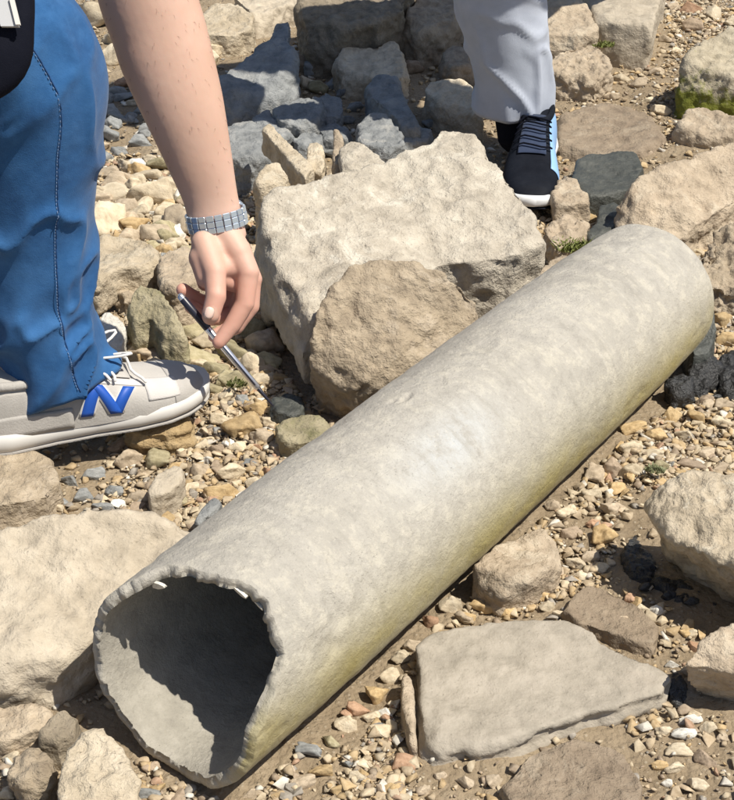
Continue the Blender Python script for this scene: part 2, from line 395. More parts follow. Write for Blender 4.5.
rock('stone', 'angular pale brown stone in front of the smooth rounded boulder', 'rock',
     [(545,68,.09),(556,54,.10),(580,43,.11),(598,47,.10),(608,58,.095),(611,70,.08),(596,80,.07),(560,76,.07)], 0, 0, 'tan_stone', flare=.06, sm=5, amp=.009, fr=13, pit=.005)
rock('boulder', 'large dark brown boulder half in shade above the hollow', 'rock',
     [(297,6,.2),(310,-20,.22),(415,-20,.22),(406,8,.19),(380,24,.17),(345,28,.17),(312,26,.17)], 0, 0, 'dark_boulder', thick=.14, flare=-.03, sm=9, amp=.012, fr=8)
rock('boulder', 'rounded tan boulder leaning beside the large dark brown boulder', 'rock',
     [(404,22,.14),(414,2,.17),(430,-15,.18),(455,-10,.18),(462,18,.14),(445,28,.13),(420,30,.13)], 0, 0, 'tan_stone', thick=.11, flare=.0, sm=6, amp=.009, fr=10, pit=.006)
rock('stone', 'forked pale stone lying under the large dark brown boulder', 'rock',
     [(334,60,.09),(346,48,.10),(375,46,.105),(394,40,.11),(405,54,.10),(409,72,.085),(396,80,.08),(345,74,.075)], 0, 0, 'cream_stone', flare=.03, sm=4, amp=.006, fr=12)
rock('boulder', 'big angular grey boulder half covered by shadow beside the forearm', 'rock',
     [(212,80,.14),(238,60,.16),(262,42,.18),(276,22,.19),(288,16,.2),(296,34,.18),(301,62,.15),(290,84,.12),(262,98,.10),(225,104,.10)], 0, 0, 'grey_stone', flare=.02, sm=5, amp=.009, fr=8)
rock('stone', 'small cream angular stone above the shaded grey boulder', 'rock',
     [(200,12,.10),(222,2,.115),(240,6,.11),(253,16,.10),(250,30,.08),(230,36,.075),(205,34,.08)], 0, 0, 'cream_stone', flare=.08, sm=4, amp=.006, fr=12)
rock('boulder', 'far flat sandy boulder behind the shaded grey boulder', 'rock',
     [(232,-5,.1),(255,-30,.1),(310,-30,.1),(300,-2,.09),(275,10,.08),(250,18,.07)], 0, 0, 'sand_slab', flare=.05, sm=6, amp=.008, fr=9)
SH = 'shaded stones in the hollow'
for lab, pts, zf, zb_, m in [
    ('squared grey stone in shadow beside the forearm and the shards', [(222,124),(240,119),(268,121),(277,138),(274,154),(246,160),(225,156)], .08, .10, 'grey_stone'),
    ('oblong grey stone in shadow in the middle of the hollow', [(272,108),(290,99),(312,96),(324,106),(318,120),(300,126),(280,122)], .07, .085, 'grey_stone'),
    ('flat grey stone in shadow tucked below the oblong stone', [(252,117),(268,112),(285,122),(292,134),(278,140),(258,130)], .05, .06, 'grey_stone'),
    ('long prism-shaped grey stone slanting down into the hollow', [(366,82),(380,74),(396,80),(412,98),(424,112),(420,124),(402,122),(382,106),(368,94)], .09, .12, 'grey_stone'),
    ('many-sided grey stone in shadow against the pale block', [(356,124),(372,114),(386,113),(400,130),(406,142),(388,150),(362,144)], .08, .10, 'grey_stone'),
    ('dark rounded stone in shadow between oblong and prism stones', [(312,98),(326,91),(342,96),(345,110),(336,120),(320,114)], .06, .075, 'grey_stone'),
    ('small rounded grey stone in shadow behind the pale shards', [(292,138),(306,131),(322,135),(320,146),(300,147)], .04, .05, 'grey_stone'),
    ('small dark stone in shadow beside the pale shards', [(316,126),(334,121),(350,128),(346,138),(324,138)], .04, .05, 'grey_stone'),
    ('dark flat stone in shadow at the foot of the prism stone', [(392,128),(412,124),(432,130),(428,140),(404,142)], .04, .05, 'grey_stone'),
]:
    rock('stone', lab, 'rock', pts, zf, zb_, m, flare=.06, sm=4, amp=.006, fr=12, vox=.006, group=SH)
rock('stone', 'white-topped stone with a bluish shaded side beside the grey trousers', 'rock',
     [(422,90,.09),(430,78,.11),(448,74,.115),(470,82,.11),(478,100,.09),(484,118,.07),(462,112,.07),(440,104,.075)], 0, 0, 'cream_stone', flare=.03, sm=4, amp=.005, fr=12)
rock('stone', 'pale buff stone between the grey trousers and the tan boulder', 'rock',
     [(440,52,.08),(452,44,.09),(470,46,.09),(474,64,.07),(455,68,.065),(442,62,.07)], 0, 0, 'tan_stone', flare=.06, sm=5, amp=.006, fr=12)
# slivers of stone standing behind the pale block
rock('stone_shard', 'thin cream shard leaning behind the pale block', 'rock', [(262,129,.17),(270,123,.175),(290,143,.165),(314,167,.15),(305,177,.145),(282,152,.158)], 0, 0, 'cream_stone', thick=.045, flare=.0, ncut=4, cut=.02, sm=2, amp=.003, fr=14, vox=.0045)
rock('stone_shard', 'short blocky cream shard beside the thin leaning shard', 'rock', [(306,142,.16),(320,140,.165),(326,160,.15),(322,172,.14),(306,170,.14)], 0, 0, 'cream_stone', thick=.1, flare=.0, sm=3, amp=.003, fr=14, vox=.0045)
rock('stone_shard', 'upright pointed brown shard behind the pale block', 'rock', [(332,130,.19),(336,124,.195),(342,132,.19),(346,160,.16),(338,172,.15),(331,160,.16)], 0, 0, 'tan_stone', thick=.1, flare=.0, sm=2, amp=.003, fr=14, vox=.0045)
rock('stone_shard', 'grey-buff flat stone peeping over the back of the pale block', 'rock', [(340,150,.18),(350,141,.19),(364,143,.19),(384,160,.175),(386,172,.165),(342,172,.165)], 0, 0, 'pale_block', thick=.08, flare=.0, sm=3, amp=.004, fr=12, vox=.0045)
rock('stone_shard', 'cream triangular stone at the upper corner of the pale block', 'rock', [(254,180,.14),(268,164,.16),(275,158,.165),(288,170,.15),(282,186,.13),(262,188,.13)], 0, 0, 'cream_stone', flare=.05, sm=3, amp=.004, fr=12, vox=.0045)
# between the blue jeans and the hand
rock('stone_slab', 'whitish flat stone behind the shoe beside the blue jeans', 'rock', [(88,246),(98,235),(128,237),(158,245),(160,258),(140,265),(118,268),(96,282),(84,275)], .07, .08, 'cream_stone', flare=.02, sm=4, amp=.006, fr=12, thick=.05)
rock('stone_slab', 'pale yellow-grey slab tilted in the rubble left of the hand', 'rock', [(127,300,.07),(140,284,.085),(160,290,.085),(182,318,.07),(184,334,.055),(166,338,.05),(150,318,.06),(134,326,.05)], 0, 0, 'olive_stone', flare=.02, thick=.05, sm=3, amp=.005, fr=12)
rock('stone', 'squarish buff stone beside the wrist with the watch', 'rock', [(158,256),(172,246),(192,246),(200,262),(196,284),(176,290),(160,284)], .075, .085, 'tan_stone', flare=.04, sm=4, amp=.006, fr=12)
rock('stone', 'low white stone touching the hem of the blue jeans', 'rock', [(96,322,.045),(104,311,.05),(118,312,.05),(126,326,.045),(124,346,.03),(112,352,.03),(96,346,.03)], 0, 0, 'white_pebble', flare=.04, sm=5, amp=.005, fr=10)
rock('stone', 'brown crumbling stone under the whitish flat stone', 'rock', [(112,268),(136,262),(152,268),(150,290),(130,300),(114,292)], .035, .045, 'brown_stone', flare=.1, sm=3, amp=.011, fr=18)
# front-left, under the shoe
rock('stone_slab', 'flat brown stone under the heel of the grey shoe', 'rock', [(-60,470),(-20,448),(30,446),(50,458),(60,480),(48,496),(10,504),(-50,505)], .035, .042, 'brown_stone', flare=.03, sm=5, amp=.005, fr=11, thick=.075)
rock('stone', 'layered ochre stone under the toe of the grey shoe', 'rock', [(122,424),(140,412),(165,408),(186,414),(190,426),(170,434),(140,436)], .026, .03, 'ochre_stone', flare=.05, sm=3, amp=.005, fr=14, strat=.004, vox=.004)
rock('stone', 'pale oblong stone lying in the gravel before the grey shoe', 'rock', [(146,488),(158,474),(176,464),(184,470),(180,482),(162,494),(150,497)], .03, .032, 'sand_slab', flare=.08, sm=4, amp=.003, fr=13, vox=.004)
rock('stone_flake', 'slim grey flake lying against the upper side of the pipe', 'rock', [(193,518),(204,503),(216,497),(222,502),(208,516),(198,524)], .035, .04, 'grey_stone', flare=.05, sm=2, amp=.002, fr=13, vox=.0035)
rock('stone', 'mossy olive stone at the foot of the brown boulder', 'rock', [(276,424),(296,414),(318,416),(330,424),(322,438),(298,444),(280,438)], .03, .035, 'olive_stone', flare=.06, sm=4, amp=.005, fr=13, vox=.0045)
rock('stone', 'dark wet hollow stone between probe tip and brown boulder', 'rock', [(268,398),(288,388),(300,396),(306,410),(290,416),(272,410)], .02, .025, 'shadow_tint_green', flare=.1, sm=5, amp=.005, fr=13, vox=.005)  # dark stone put in as the shadow beside the brown boulder
# behind the pipe, right of the block
rock('stone', 'dark green-grey flat wet stone beside the black shoe', 'rock', [(572,180),(580,160),(605,150),(634,152),(648,166),(640,184),(610,196),(580,196)], .035, .04, 'shadow_tint_green', flare=.02, sm=5, amp=.004, fr=10)  # the shadow lying on this stone is part of its colour
rock('stone', 'tan wedge of rock between black shoe and green-grey stone', 'rock', [(553,192),(566,174),(578,184),(590,200),(572,204),(556,204)], .04, .05, 'tan_stone', flare=.05, sm=4, amp=.005, fr=13)
rock('stone', 'broken tan rock behind the block corner', 'rock', [(545,232),(560,218),(580,212),(588,224),(578,242),(556,250)], .045, .05, 'tan_stone', flare=.05, sm=3, amp=.009, fr=16)
rock('stone', 'flat pale stone filling the gap between block and pipe', 'rock', [(470,300),(500,280),(535,276),(560,255),(572,258),(540,290),(505,316),(480,322)], .05, .05, 'tan_stone', flare=.03, sm=4, amp=.005, fr=12)
rock('stone', 'dim mossy stone in the gap under the long boulder', 'rock', [(588,236),(600,205),(616,198),(628,215),(618,236),(600,246)], .03, .03, 'shadow_tint_green', flare=.05, sm=4, amp=.006, fr=12)
# right edge
rock('boulder', 'rugged brown rock with holes beside the far end of the pipe', 'rock', [(690,262,.06),(706,240,.07),(722,226,.08),(760,214,.08),(790,230,.08),(790,290,.05),(734,292,.045),(706,284,.05)], 0, 0, 'brown_stone', flare=.05, sm=4, amp=.014, fr=13, pit=.014)
rock('stone', 'smooth dark grey stone hidden behind the far rim of the pipe', 'rock', [(690,310,.07),(700,298,.08),(712,302,.08),(718,328,.06),(712,352,.04),(692,356,.04)], 0, 0, 'shadow_tint_green', flare=.08, sm=6, amp=.004, fr=10)
for lab, pts in [('glossy black wet rock just past the far pipe end', [(688,372),(704,360),(718,364),(720,380),(706,390),(690,388)]),
                 ('black wet rock lump beside the rugged brown rock', [(716,366),(734,352),(756,358),(756,384),(736,392),(720,384)]),
                 ('small black wet rock tucked under the far pipe edge', [(668,384),(680,374),(692,378),(690,392),(674,396)])]:
    rock('dark_rock', lab, 'rock', pts, .014, .02, 'wet_shade_black', flare=.15, sm=3, amp=.008, fr=20, vox=.0045)
for lab, pts in [('black wet weed-covered rock left of the pale sunlit boulder', [(622,548),(636,530),(648,540),(656,566),(646,584),(630,578)]),
                 ('row of black wet rock under the pale sunlit boulder', [(652,580),(672,574),(700,590),(722,606),(706,616),(676,606)]),
                 ('black wet rock between flat slab tip and squared stone', [(664,680),(676,670),(688,682),(690,702),(674,704)])]:
    rock('dark_rock', lab, 'rock', pts, .006, .009, 'wet_shade_black', flare=.15, sm=3, amp=.006, fr=20, vox=.0045)  # these three put boulder shadows into the scene as black rock, not wetness
# bottom-left corner
rock('stone', 'flat tan stone under the edge of the sandy slab', 'rock', [(-40,735),(-5,706),(30,703),(52,708),(50,724),(20,735),(-20,745)], .018, .022, 'tan_stone', flare=.05, sm=4, amp=.006, fr=13)
rock('stone', 'lumpy tan stone left of the cream rounded stone', 'rock', [(8,775),(16,752),(38,747),(50,756),(44,776),(26,786)], .03, .035, 'brown_stone', flare=.12, sm=4, amp=.008, fr=15)
rock('dark_rock', 'dark rounded rock in the shadow under the sandy slab', 'rock', [(38,735),(44,716),(62,708),(80,714),(76,732),(58,742)], .035, .04, 'dark_boulder', flare=.1, sm=8, amp=.004, fr=10)
# sandy humps, bottom right
for lab, pts, z in [('low sandy brown rock hump in front of the flat slab', [(500,780),(530,748),(575,735),(620,745),(645,775),(630,830),(520,830)], .022),
                    ('low muddy rock ridge between flat slab and pale boulder', [(560,606),(590,580),(620,590),(660,622),(650,646),(610,632),(580,622)], .016),
                    ('flat muddy brown ledge behind the green-grey stone', [(548,140),(560,108),(600,100),(650,112),(664,136),(640,152),(590,152)], .02)]:
    rock('rock_ledge', lab, 'rock', pts, z, z, 'mud', flare=.12, sm=12, amp=.005, fr=9)

# ------------------------------------------------------------------ the pipe
A_, B_ = P(178,682,.104), P(650,290,.104)
ax = B_-A_; PL = np.linalg.norm(ax); ax /= PL; sd = np.cross(ax, [0,0,1.]); sd /= np.linalg.norm(sd); zz = np.array([0,0,1.])
PHI = np.array([-180,-153,-132,-105,-82,-60,-40,-27,-13,5,23,37,53,68,78,91,105,123,151,180.])
SRM = np.array([-.012,-.014,-.013,-.011,-.006,-.002,.010,.024,.036,.044,.050,.060,.049,.034,.013,-.010,-.012,-.016,-.018,-.012])
NA, NSEG = 340, 360
ph = np.linspace(-180, 180, NSEG, endpoint=False)
pr = np.radians(ph); ring = np.stack([np.sin(pr)*2.2, np.cos(pr)*2.2, 0*pr], 1)
jag = .0026*fbm(ring*1.7, 2)+.0026*fbm(ring*3.3+2, 2, .6)*np.clip(1.25-np.abs(ph-15)/90, 0, 1)
s0 = np.interp(ph, PHI, SRM)+jag
for c0_, w_, d_ in [(-38,4,.004),(-20,7,.006),(8,3,.003),(24,9,.006),(31,2,-.003),(47,5,.003),(63,3,.003),(88,7,.003),(-78,3,.002),(-128,8,.002)]:
    s0 = s0+d_*np.clip(1-np.abs(ph-c0_)/w_, 0, 1)
s1 = PL+.003*fbm(ring*2+3, 3)+.0015*fbm(ring*9+3, 2)
def prad(s):      # the barrel is very slightly thicker in the middle
    t = np.clip(s/PL, -.05, 1.05); return .1035+.0045*np.clip(4*t*(1-t), 0, 1)-.005*np.clip((t-.82)/.18, 0, 1)**2
def pipe_pt(phr, s, r): return A_+ax*s[..., None]+r[..., None]*(np.sin(phr)[..., None]*sd+np.cos(phr)[..., None]*zz)
t = np.linspace(0, 1, NA); t = t**1.25
rows = []
# outer skin near -> far, rounded lip at the far end, inner skin back to the broken end
S_ = s0[None]+(s1-s0)[None]*t[:, None]; PHm = np.ones((NA, 1))*pr[None]
Ro = prad(S_)
q = pipe_pt(PHm, S_, Ro).reshape(-1, 3)
dsp = .0011*fbm(q*11, 4)+.0005*fbm(q*60, 3)
dent = -.004*np.clip(fbm(q*23+8, 3)-.62, 0, 1)
def scar(px_, py_, rs_, rp_, dp_):      # a chipped scar where the sight line of that pixel meets the barrel
    d_ = ray(px_, py_); o_ = CAM-A_; a_ = np.array([d_@sd, d_@zz]); b_ = np.array([o_@sd, o_@zz]); aa = a_@a_; bb = a_@b_; cc_ = b_@b_-.107**2
    h_ = o_+d_*((-bb-sqrt(bb*bb-aa*cc_))/aa); sc0, ph0 = h_@ax, math.degrees(atan2(h_@sd, h_@zz))
    w_ = ((S_-sc0)/rs_)**2+((ph[None]-ph0)/rp_)**2
    return -dp_*np.clip(1-w_.ravel()+.5*fbm(q*90, 2), 0, 1)
SCAR = [(405,399,.016,2.6,.0022), (392,402,.008,2,.002), (513,440,.006,5,.0018), (240,566,.006,2,.0018), (256,561,.008,1.5,.0016), (271,556,.006,1.2,.0016), (628,248,.012,1.5,.0014), (545,330,.004,3,.0012), (330,560,.004,2,.0012)]
for a_ in SCAR: dent = dent+scar(*a_)
end_round = np.clip((S_-(PL-.014))/.014, 0, 1)**2*.006
near_chip = np.clip(1-(S_-s0[None])/.014, 0, 1)*np.clip(fbm(q*17+3, 2)-.15, 0, 1).reshape(NA, -1)*.006
Ro = Ro+(dsp+dent).reshape(NA, -1)-end_round-near_chip
Ro[0] -= .0009*np.clip(fbm(ring*7, 3, .7), 0, 1); Ro[1] -= .0005*np.clip(fbm(ring*9+1, 3), 0, 1)
outer = pipe_pt(PHm, S_, Ro); outer[0] += ax*(.0004*fbm(ring*17+8, 3, .7))[:, None]
TH = .0135+.002*fbm(ring*.8+30, 2)
ti = t[::-1]; s0i = s0+.0015*fbm(ring*3+50, 3)-.001
Si = s0i[None]+(s1-s0i)[None]*ti[:, None]; Ri = prad(Si)-TH[None]*(1+.0*Si)
qi = pipe_pt(PHm, Si, Ri).reshape(-1, 3); Ri = Ri+(.0012*fbm(qi*14+3, 4)).reshape(NA, -1)
inner = pipe_pt(PHm, Si, Ri); inner[-1] += ax*(.0022*fbm(ring*4+18, 4, .7))[:, None]
def lip(a, b_, bulge):
    m = (a+b_)/2+ax*bulge; return m[None]
mid_far = lip(outer[-1], inner[0], .002); 
mid_near = lip(outer[0], inner[-1], -.0008)+(ax*(.0005*fbm(ring*11+7, 3, .6))[:, None])[None]
G = np.concatenate([outer, mid_far, inner, mid_near], 0); nr = G.shape[0]
F = []
for i in range(nr):
    k = (i+1) % nr
    for j in range(NSEG):
        l_ = (j+1) % NSEG; F.append((i*NSEG+j, k*NSEG+j, k*NSEG+l_, i*NSEG+l_))
org = np.array([A_[0]+ax[0]*PL/2, A_[1]+ax[1]*PL/2, 0])
pm = mesh_of(G.reshape(-1, 3)-org, F)
bmq = bmesh.new(); bmq.from_mesh(pm); bmesh.ops.recalc_face_normals(bmq, faces=bmq.faces); bmq.to_mesh(pm); bmq.free()
# stain masks that live on the pipe: algae on the lower flank, inside toned down for its shade, bluish salt scuff
vv = G.reshape(-1, 3)
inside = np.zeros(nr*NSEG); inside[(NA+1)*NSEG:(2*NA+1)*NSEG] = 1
phall = np.tile(ph, nr); alg = np.exp(-((phall-104)/26)**2)*(1-inside)
ca = pm.color_attributes.new('stain', 'FLOAT_COLOR', 'POINT')
sax = (vv-A_)@ax
scuff = np.exp(-(((sax-.37)/.085)**2+((phall-34)/17)**2))
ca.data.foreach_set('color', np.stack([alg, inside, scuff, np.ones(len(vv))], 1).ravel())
cb = pm.color_attributes.new('cyl', 'FLOAT_COLOR', 'POINT'); cb.data.foreach_set('color', np.stack([sax, np.abs(phall)/180, inside, np.ones(len(vv))], 1).ravel())
b = NB('fibre_cement'); co = b.coord('Object', rnd=False)
at = b.n('ShaderNodeAttribute', attribute_name='stain'); sp = b.n('ShaderNodeSeparateColor'); b.l(at.outputs['Color'], sp.inputs[0])
n1 = b.noise(co, 8, 6, .62, .1); n2 = b.noise(co, 38, 8, .74, .0); n3 = b.noise(co, 170, 5, .7); n4 = b.noise(co, 15, 8, .78, .1)
c = b.ramp(n1, [(.3, (.375,.35,.305)), (.5, (.422,.395,.348)), (.7, (.465,.438,.388))])
c = b.mix(b.math('MULTIPLY', b.ramp(n2, [(.50, 0.0), (.60, 1.0)]), .55), c, (.565,.525,.44))
c = b.mix(b.math('MULTIPLY', b.ramp(n4, [(.57, 0.0), (.70, 1.0)]), .45), c, (.56,.52,.435))
c = b.mix(b.math('MULTIPLY', b.ramp(n2, [(.36, 1.0), (.45, 0.0)]), .5), c, (.30,.28,.25))
sc_ = b.math('MULTIPLY', sp.outputs[2], b.ramp(n2, [(.36, .2), (.56, 1.0)])); c = b.mix(b.math('MULTIPLY', sc_, .9), c, (.50,.515,.52))
c = b.mix(b.math('MULTIPLY', b.ramp(n3, [(.57, 0.0), (.68, 1.0)]), .22), c, (.24,.225,.20))
c = b.mix(b.math('MULTIPLY', b.ramp(n3, [(.32, 1.0), (.42, 0.0)]), .35), c, (.62,.58,.50))
cy = b.n('ShaderNodeAttribute', attribute_name='cyl'); mpp = b.n('ShaderNodeMapping'); mpp.inputs['Scale'].default_value = (70, 3.0, 1); b.l(cy.outputs['Vector'], mpp.inputs[0])
st_ = b.noise(mpp.outputs[0], 1.0, 5, .65, .2); c = b.mix(b.math('MULTIPLY', b.ramp(st_, [(.54, 0.0), (.70, 1.0)]), .45), c, (.31,.29,.25)); c = b.mix(b.math('MULTIPLY', b.ramp(st_, [(.28, 1.0), (.42, 0.0)]), .35), c, (.54,.515,.46))
mp2 = b.n('ShaderNodeMapping'); mp2.inputs['Scale'].default_value = (9, 110, 1); b.l(cy.outputs['Vector'], mp2.inputs[0]); sc2 = b.noise(mp2.outputs[0], 1.0, 3, .6, .0); c = b.mix(b.math('MULTIPLY', b.ramp(sc2, [(.66, 0.0), (.70, 1.0)]), .4), c, (.27,.25,.22))
al = b.math('MULTIPLY', sp.outputs[0], b.ramp(n1, [(.28, .4), (.55, 1.0)])); c = b.mix(b.math('MULTIPLY', al, .95), c, (.36,.30,.11))
vs = b.ramp(b.vor(co, 210), [(.06, 1.0), (.2, 0.0)]); c = b.mix(b.math('MULTIPLY', vs, b.ramp(n1, [(.45, .05), (.6, .55)])), c, (.17,.165,.16))
ci = b.ramp(n2, [(.3, (.27,.25,.215)), (.5, (.36,.335,.285)), (.7, (.44,.41,.355))])  # inner wall colour lowered to deepen the unlit bore
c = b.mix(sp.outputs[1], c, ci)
nb = b.bump(n2, .5, .006); nb = b.bump(n3, .7, .003, nb); nb = b.bump(vs, .3, -.0015, nb)
MATS['fibre_cement'] = b.done(c, .86, nb)
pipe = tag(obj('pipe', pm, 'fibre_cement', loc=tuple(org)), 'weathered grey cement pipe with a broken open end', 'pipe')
# flakes of paler lining hanging from the broken top rim
for k, (pd, sz) in enumerate([(-27, .010), (21, .0115), (34, .007)]):
    j = int(round((pd+180)/360*NSEG)) % NSEG
    base = pipe_pt(np.array([pr[j]]), np.array([s0[j]+.003]), np.array([.0895]))[0]
    rd = sin(pr[j])*sd+cos(pr[j])*zz; tg = cos(pr[j])*sd-sin(pr[j])*zz
    rs = random.Random(k+3); pts = []
    for m_ in range(9):
        a_ = 2*pi*m_/9; rr = sz*rs.uniform(.6, 1.1)
        for h_ in (-.0018, .0018): pts.append(base+tg*cos(a_)*rr+ax*h_*1.0+ax*.3*rr*sin(a_)-rd*(sin(a_)*rr*.55+.002))
    obj('rim_flake', hull(np.array(pts)-org), 'white_pebble', pipe)

# ------------------------------------------------------------------ loose stones
def inpoly(x, y, poly):
    poly = np.asarray(poly, float); r = np.zeros(np.shape(x), bool); j = len(poly)-1
    for i in range(len(poly)):
        xi, yi, xj, yj = poly[i, 0], poly[i, 1], poly[j, 0], poly[j, 1]
        c_ = ((yi > y) != (yj > y)) & (x < (xj-xi)*(y-yi)/(yj-yi+1e-12)+xi); r ^= c_; j = i
    return r
def blocked(x, y, shrink=.93):
    r = np.zeros(len(x), bool)
    for f in FOOT:
        c_ = f.mean(0); r |= inpoly(x, y, c_+(f-c_)*shrink)
    q = np.stack([x, y], 1)-A_[:2]; s = q@ax[:2]; w = q@sd[:2]
    return r | ((s > -.02) & (s < PL+.01) & (np.abs(w) < .082))
RL = random.Random(11)
def unit_rock(seed, npt=14, vox=.075, sm=2, amp=.10, flat=1.0):
    r = np.random.RandomState(seed); p = r.normal(size=(npt, 3)); p /= np.linalg.norm(p, axis=1)[:, None]; p *= r.uniform(.8, 1.1, (npt, 1)); p[:, 2] *= flat
    me = remesh(hull(p), vox); smooth_mesh(me, sm); v = get_v(me); n = get_n(me)
    v = v+n*(amp*fbm(v*1.6+seed*3.7, 4, .5))[:, None]; lo, hi = v.min(0), v.max(0)
    v = (v-(lo+hi)/2)/(hi-lo)*2; v[:, 2] = v[:, 2]*.5+.5; set_v(me, v); return me
LIB = [unit_rock(k, 10+k % 6, .10, 1+(k % 4 == 0), .08) for k in range(18)]
LIBM = {}
def lib(k, mat):
    if (k, mat) not in LIBM:
        m = LIB[k].copy(); m.materials.clear(); m.materials.append(MATS.get(mat+'_small', MATS[mat])); LIBM[(k, mat)] = m
    return LIBM[(k, mat)]
WORD = {'cream_stone': 'cream', 'tan_stone': 'tan', 'ochre_stone': 'ochre', 'olive_stone': 'olive-stained', 'grey_stone': 'grey', 'white_pebble': 'white', 'rust_pebble': 'rusty red', 'brown_stone': 'brown', 'wet_shade_black': 'wet-shade black', 'sand_slab': 'sandy', 'shadow_tint_green': 'dark green'}
Z1 = 'in the rubble between blue jeans and forearm'; Z2 = 'in the rubble below the hand'
LAND = [(515,575,'near the tan stone wedged against the pipe'), (590,540,'between the wedged tan stone and the pale boulder'), (640,455,'between the pipe and the pale sunlit boulder'), (690,425,'near the black wet rocks by the far pipe end'),
        (470,608,'between the pipe and the flat slab'), (390,680,'beside the flake split from the flat slab'), (320,755,'on the gravel along the pipe near its mouth'), (400,780,'on the sand in front of the split flake'), (600,470,'right against the lower side of the pipe'),
        (250,398,'near the tip of the probe'), (140,450,'in front of the grey shoe with the letter'), (215,485,'in the gravel between sandy slab and pipe'), (295,445,'between the mossy olive stone and the pipe'), (225,425,'between the shoe toe and the mossy olive stone'), (265,478,'in the gravel right along the pipe'),
        (108,200,'touching the blue jeans leg'), (150,190,'in the middle of the rubble behind the jeans'), (185,200,'behind the wrist with the watch'), (140,236,'beside the whitish flat stone'), (112,125,'in the shade behind the blue jeans'), (140,130,'in the shade behind the forearm'),
        (335,90,'between the oblong and prism stones in shade'), (245,165,'between the forearm and the pale block in shade'), (305,135,'behind the cream shards in shade'), (420,135,'between the prism stone and the block in shade'), (60,500,'beside the flat brown stone under the heel'), (100,490,'between the grey shoe and the sandy slab'),
        (690,725,'near the squared tan stone and flat slab tip'), (690,770,'on the sand beyond the white pebbles'), (630,615,'beside the low muddy rock ridge'), (480,775,'on the sand in front of the flat slab'), (170,350,'beside the olive tilted slab'), (245,345,'between the fingers and the pale block'), (225,370,'under the probe and fingers')]
def loose(px, py, w, h, mat, zone, name='stone', size='small', rot=None, lift=0.):
    if zone in (Z1, Z2) or 'far boulders' in zone: w, h = w*1.28, h*1.25
    q = P(px, py+h*.2, 0); d = proj(q)[2]; ppm = FPX/d; W_ = w/ppm; zt = min(.62*W_, .72*h/ppm)
    dep = max(.5*W_, min(1.4*W_, (h/ppm-zt*.8)/.55)); k = RL.randrange(len(LIB))
    o = bpy.data.objects.new(name, lib(k, mat)); link(o)
    o.scale = (W_/2, dep/2, zt*1.3); o.rotation_euler = (RL.uniform(-.25, .25), RL.uniform(-.25, .25), RL.choice((0, pi))+RL.uniform(-.35, .35) if rot is None else rot)
    o.location = (q[0], q[1], gz(q[0], q[1])-.3*zt+lift)
    LMK = min(LAND, key=lambda q_: (q_[0]-px)**2+(q_[1]-py)**2)
    if (LMK[0]-px)**2+(LMK[1]-py)**2 < 70**2: zone = LMK[2]
    ad = 'slim' if w > 2*h else 'chunky' if w >= 28 else 'tiny' if w < 17 else 'upright' if h > w else 'small'
    tag(o, f'{ad} {WORD[mat]} stone {zone}', 'stone', f'{ad} {WORD[mat]} stones {zone}')
    return o
for a in [(152,190,40,28,'cream_stone'),(122,176,22,16,'tan_stone'),(110,192,30,20,'cream_stone'),(180,214,28,32,'tan_stone'),(108,216,36,38,'cream_stone'),(156,233,28,18,'tan_stone'),(135,221,26,16,'ochre_stone'),(162,214,20,14,'cream_stone'),(172,182,24,20,'cream_stone'),(140,207,18,14,'cream_stone'),(122,234,22,14,'ochre_stone'),(198,182,16,14,'tan_stone'),(150,170,24,14,'cream_stone'),(128,163,20,12,'cream_stone'),(108,170,22,14,'tan_stone'),(176,240,20,14,'cream_stone'),(196,206,18,16,'cream_stone'),(168,198,18,12,'ochre_stone'),(186,196,18,12,'brown_stone'),(145,246,16,10,'tan_stone')]:
    loose(*a, Z1)
for a in [(172,350,34,16,'olive_stone'),(192,354,44,20,'olive_stone'),(136,338,22,18,'olive_stone'),(205,338,26,20,'cream_stone'),(232,352,34,24,'olive_stone'),(252,363,28,26,'cream_stone'),(146,352,28,16,'tan_stone'),(236,376,34,22,'olive_stone'),(264,344,32,28,'tan_stone'),(160,360,26,14,'tan_stone'),(214,366,26,16,'olive_stone'),(208,384,24,14,'olive_stone'),(248,330,26,22,'olive_stone'),(272,322,20,26,'brown_stone'),(200,320,24,18,'tan_stone'),(188,300,22,20,'tan_stone'),(246,306,24,22,'brown_stone'),(222,336,22,14,'olive_stone'),(262,306,18,16,'grey_stone')]:
    loose(*a, Z2)
Z3 = 'in the gravel before the grey shoe'
for a in [(228,392,18,24,'cream_stone'),(241,398,15,13,'grey_stone'),(259,404,26,20,'ochre_stone'),(243,425,42,32,'ochre_stone'),(264,438,26,20,'tan_stone'),(219,416,22,18,'cream_stone'),(232,468,30,22,'cream_stone'),(250,462,16,11,'grey_stone'),(220,490,38,22,'ochre_stone'),(181,446,18,16,'cream_stone'),(157,456,26,26,'olive_stone'),(201,440,18,16,'cream_stone'),(281,450,22,16,'tan_stone'),(270,472,16,14,'rust_pebble'),(131,455,30,26,'tan_stone'),(118,442,22,18,'brown_stone'),(167,433,18,13,'cream_stone'),(292,461,30,18,'tan_stone'),(254,482,22,16,'cream_stone'),(206,424,18,16,'tan_stone'),(199,468,22,18,'tan_stone'),(240,446,20,16,'cream_stone'),(300,438,26,20,'olive_stone'),(316,444,24,18,'ochre_stone'),(268,420,18,14,'cream_stone'),(282,412,22,16,'ochre_stone'),(206,456,16,12,'white_pebble'),(193,484,18,14,'cream_stone'),(150,480,16,12,'tan_stone'),(243,506,20,12,'tan_stone'),(180,498,22,14,'olive_stone'),(140,495,24,18,'tan_stone'),(228,440,16,14,'white_pebble'),(216,446,18,16,'brown_stone'),(176,462,18,14,'ochre_stone')]:
    loose(*a, Z3)
Z4 = 'in the gravel along the lower side of the pipe'
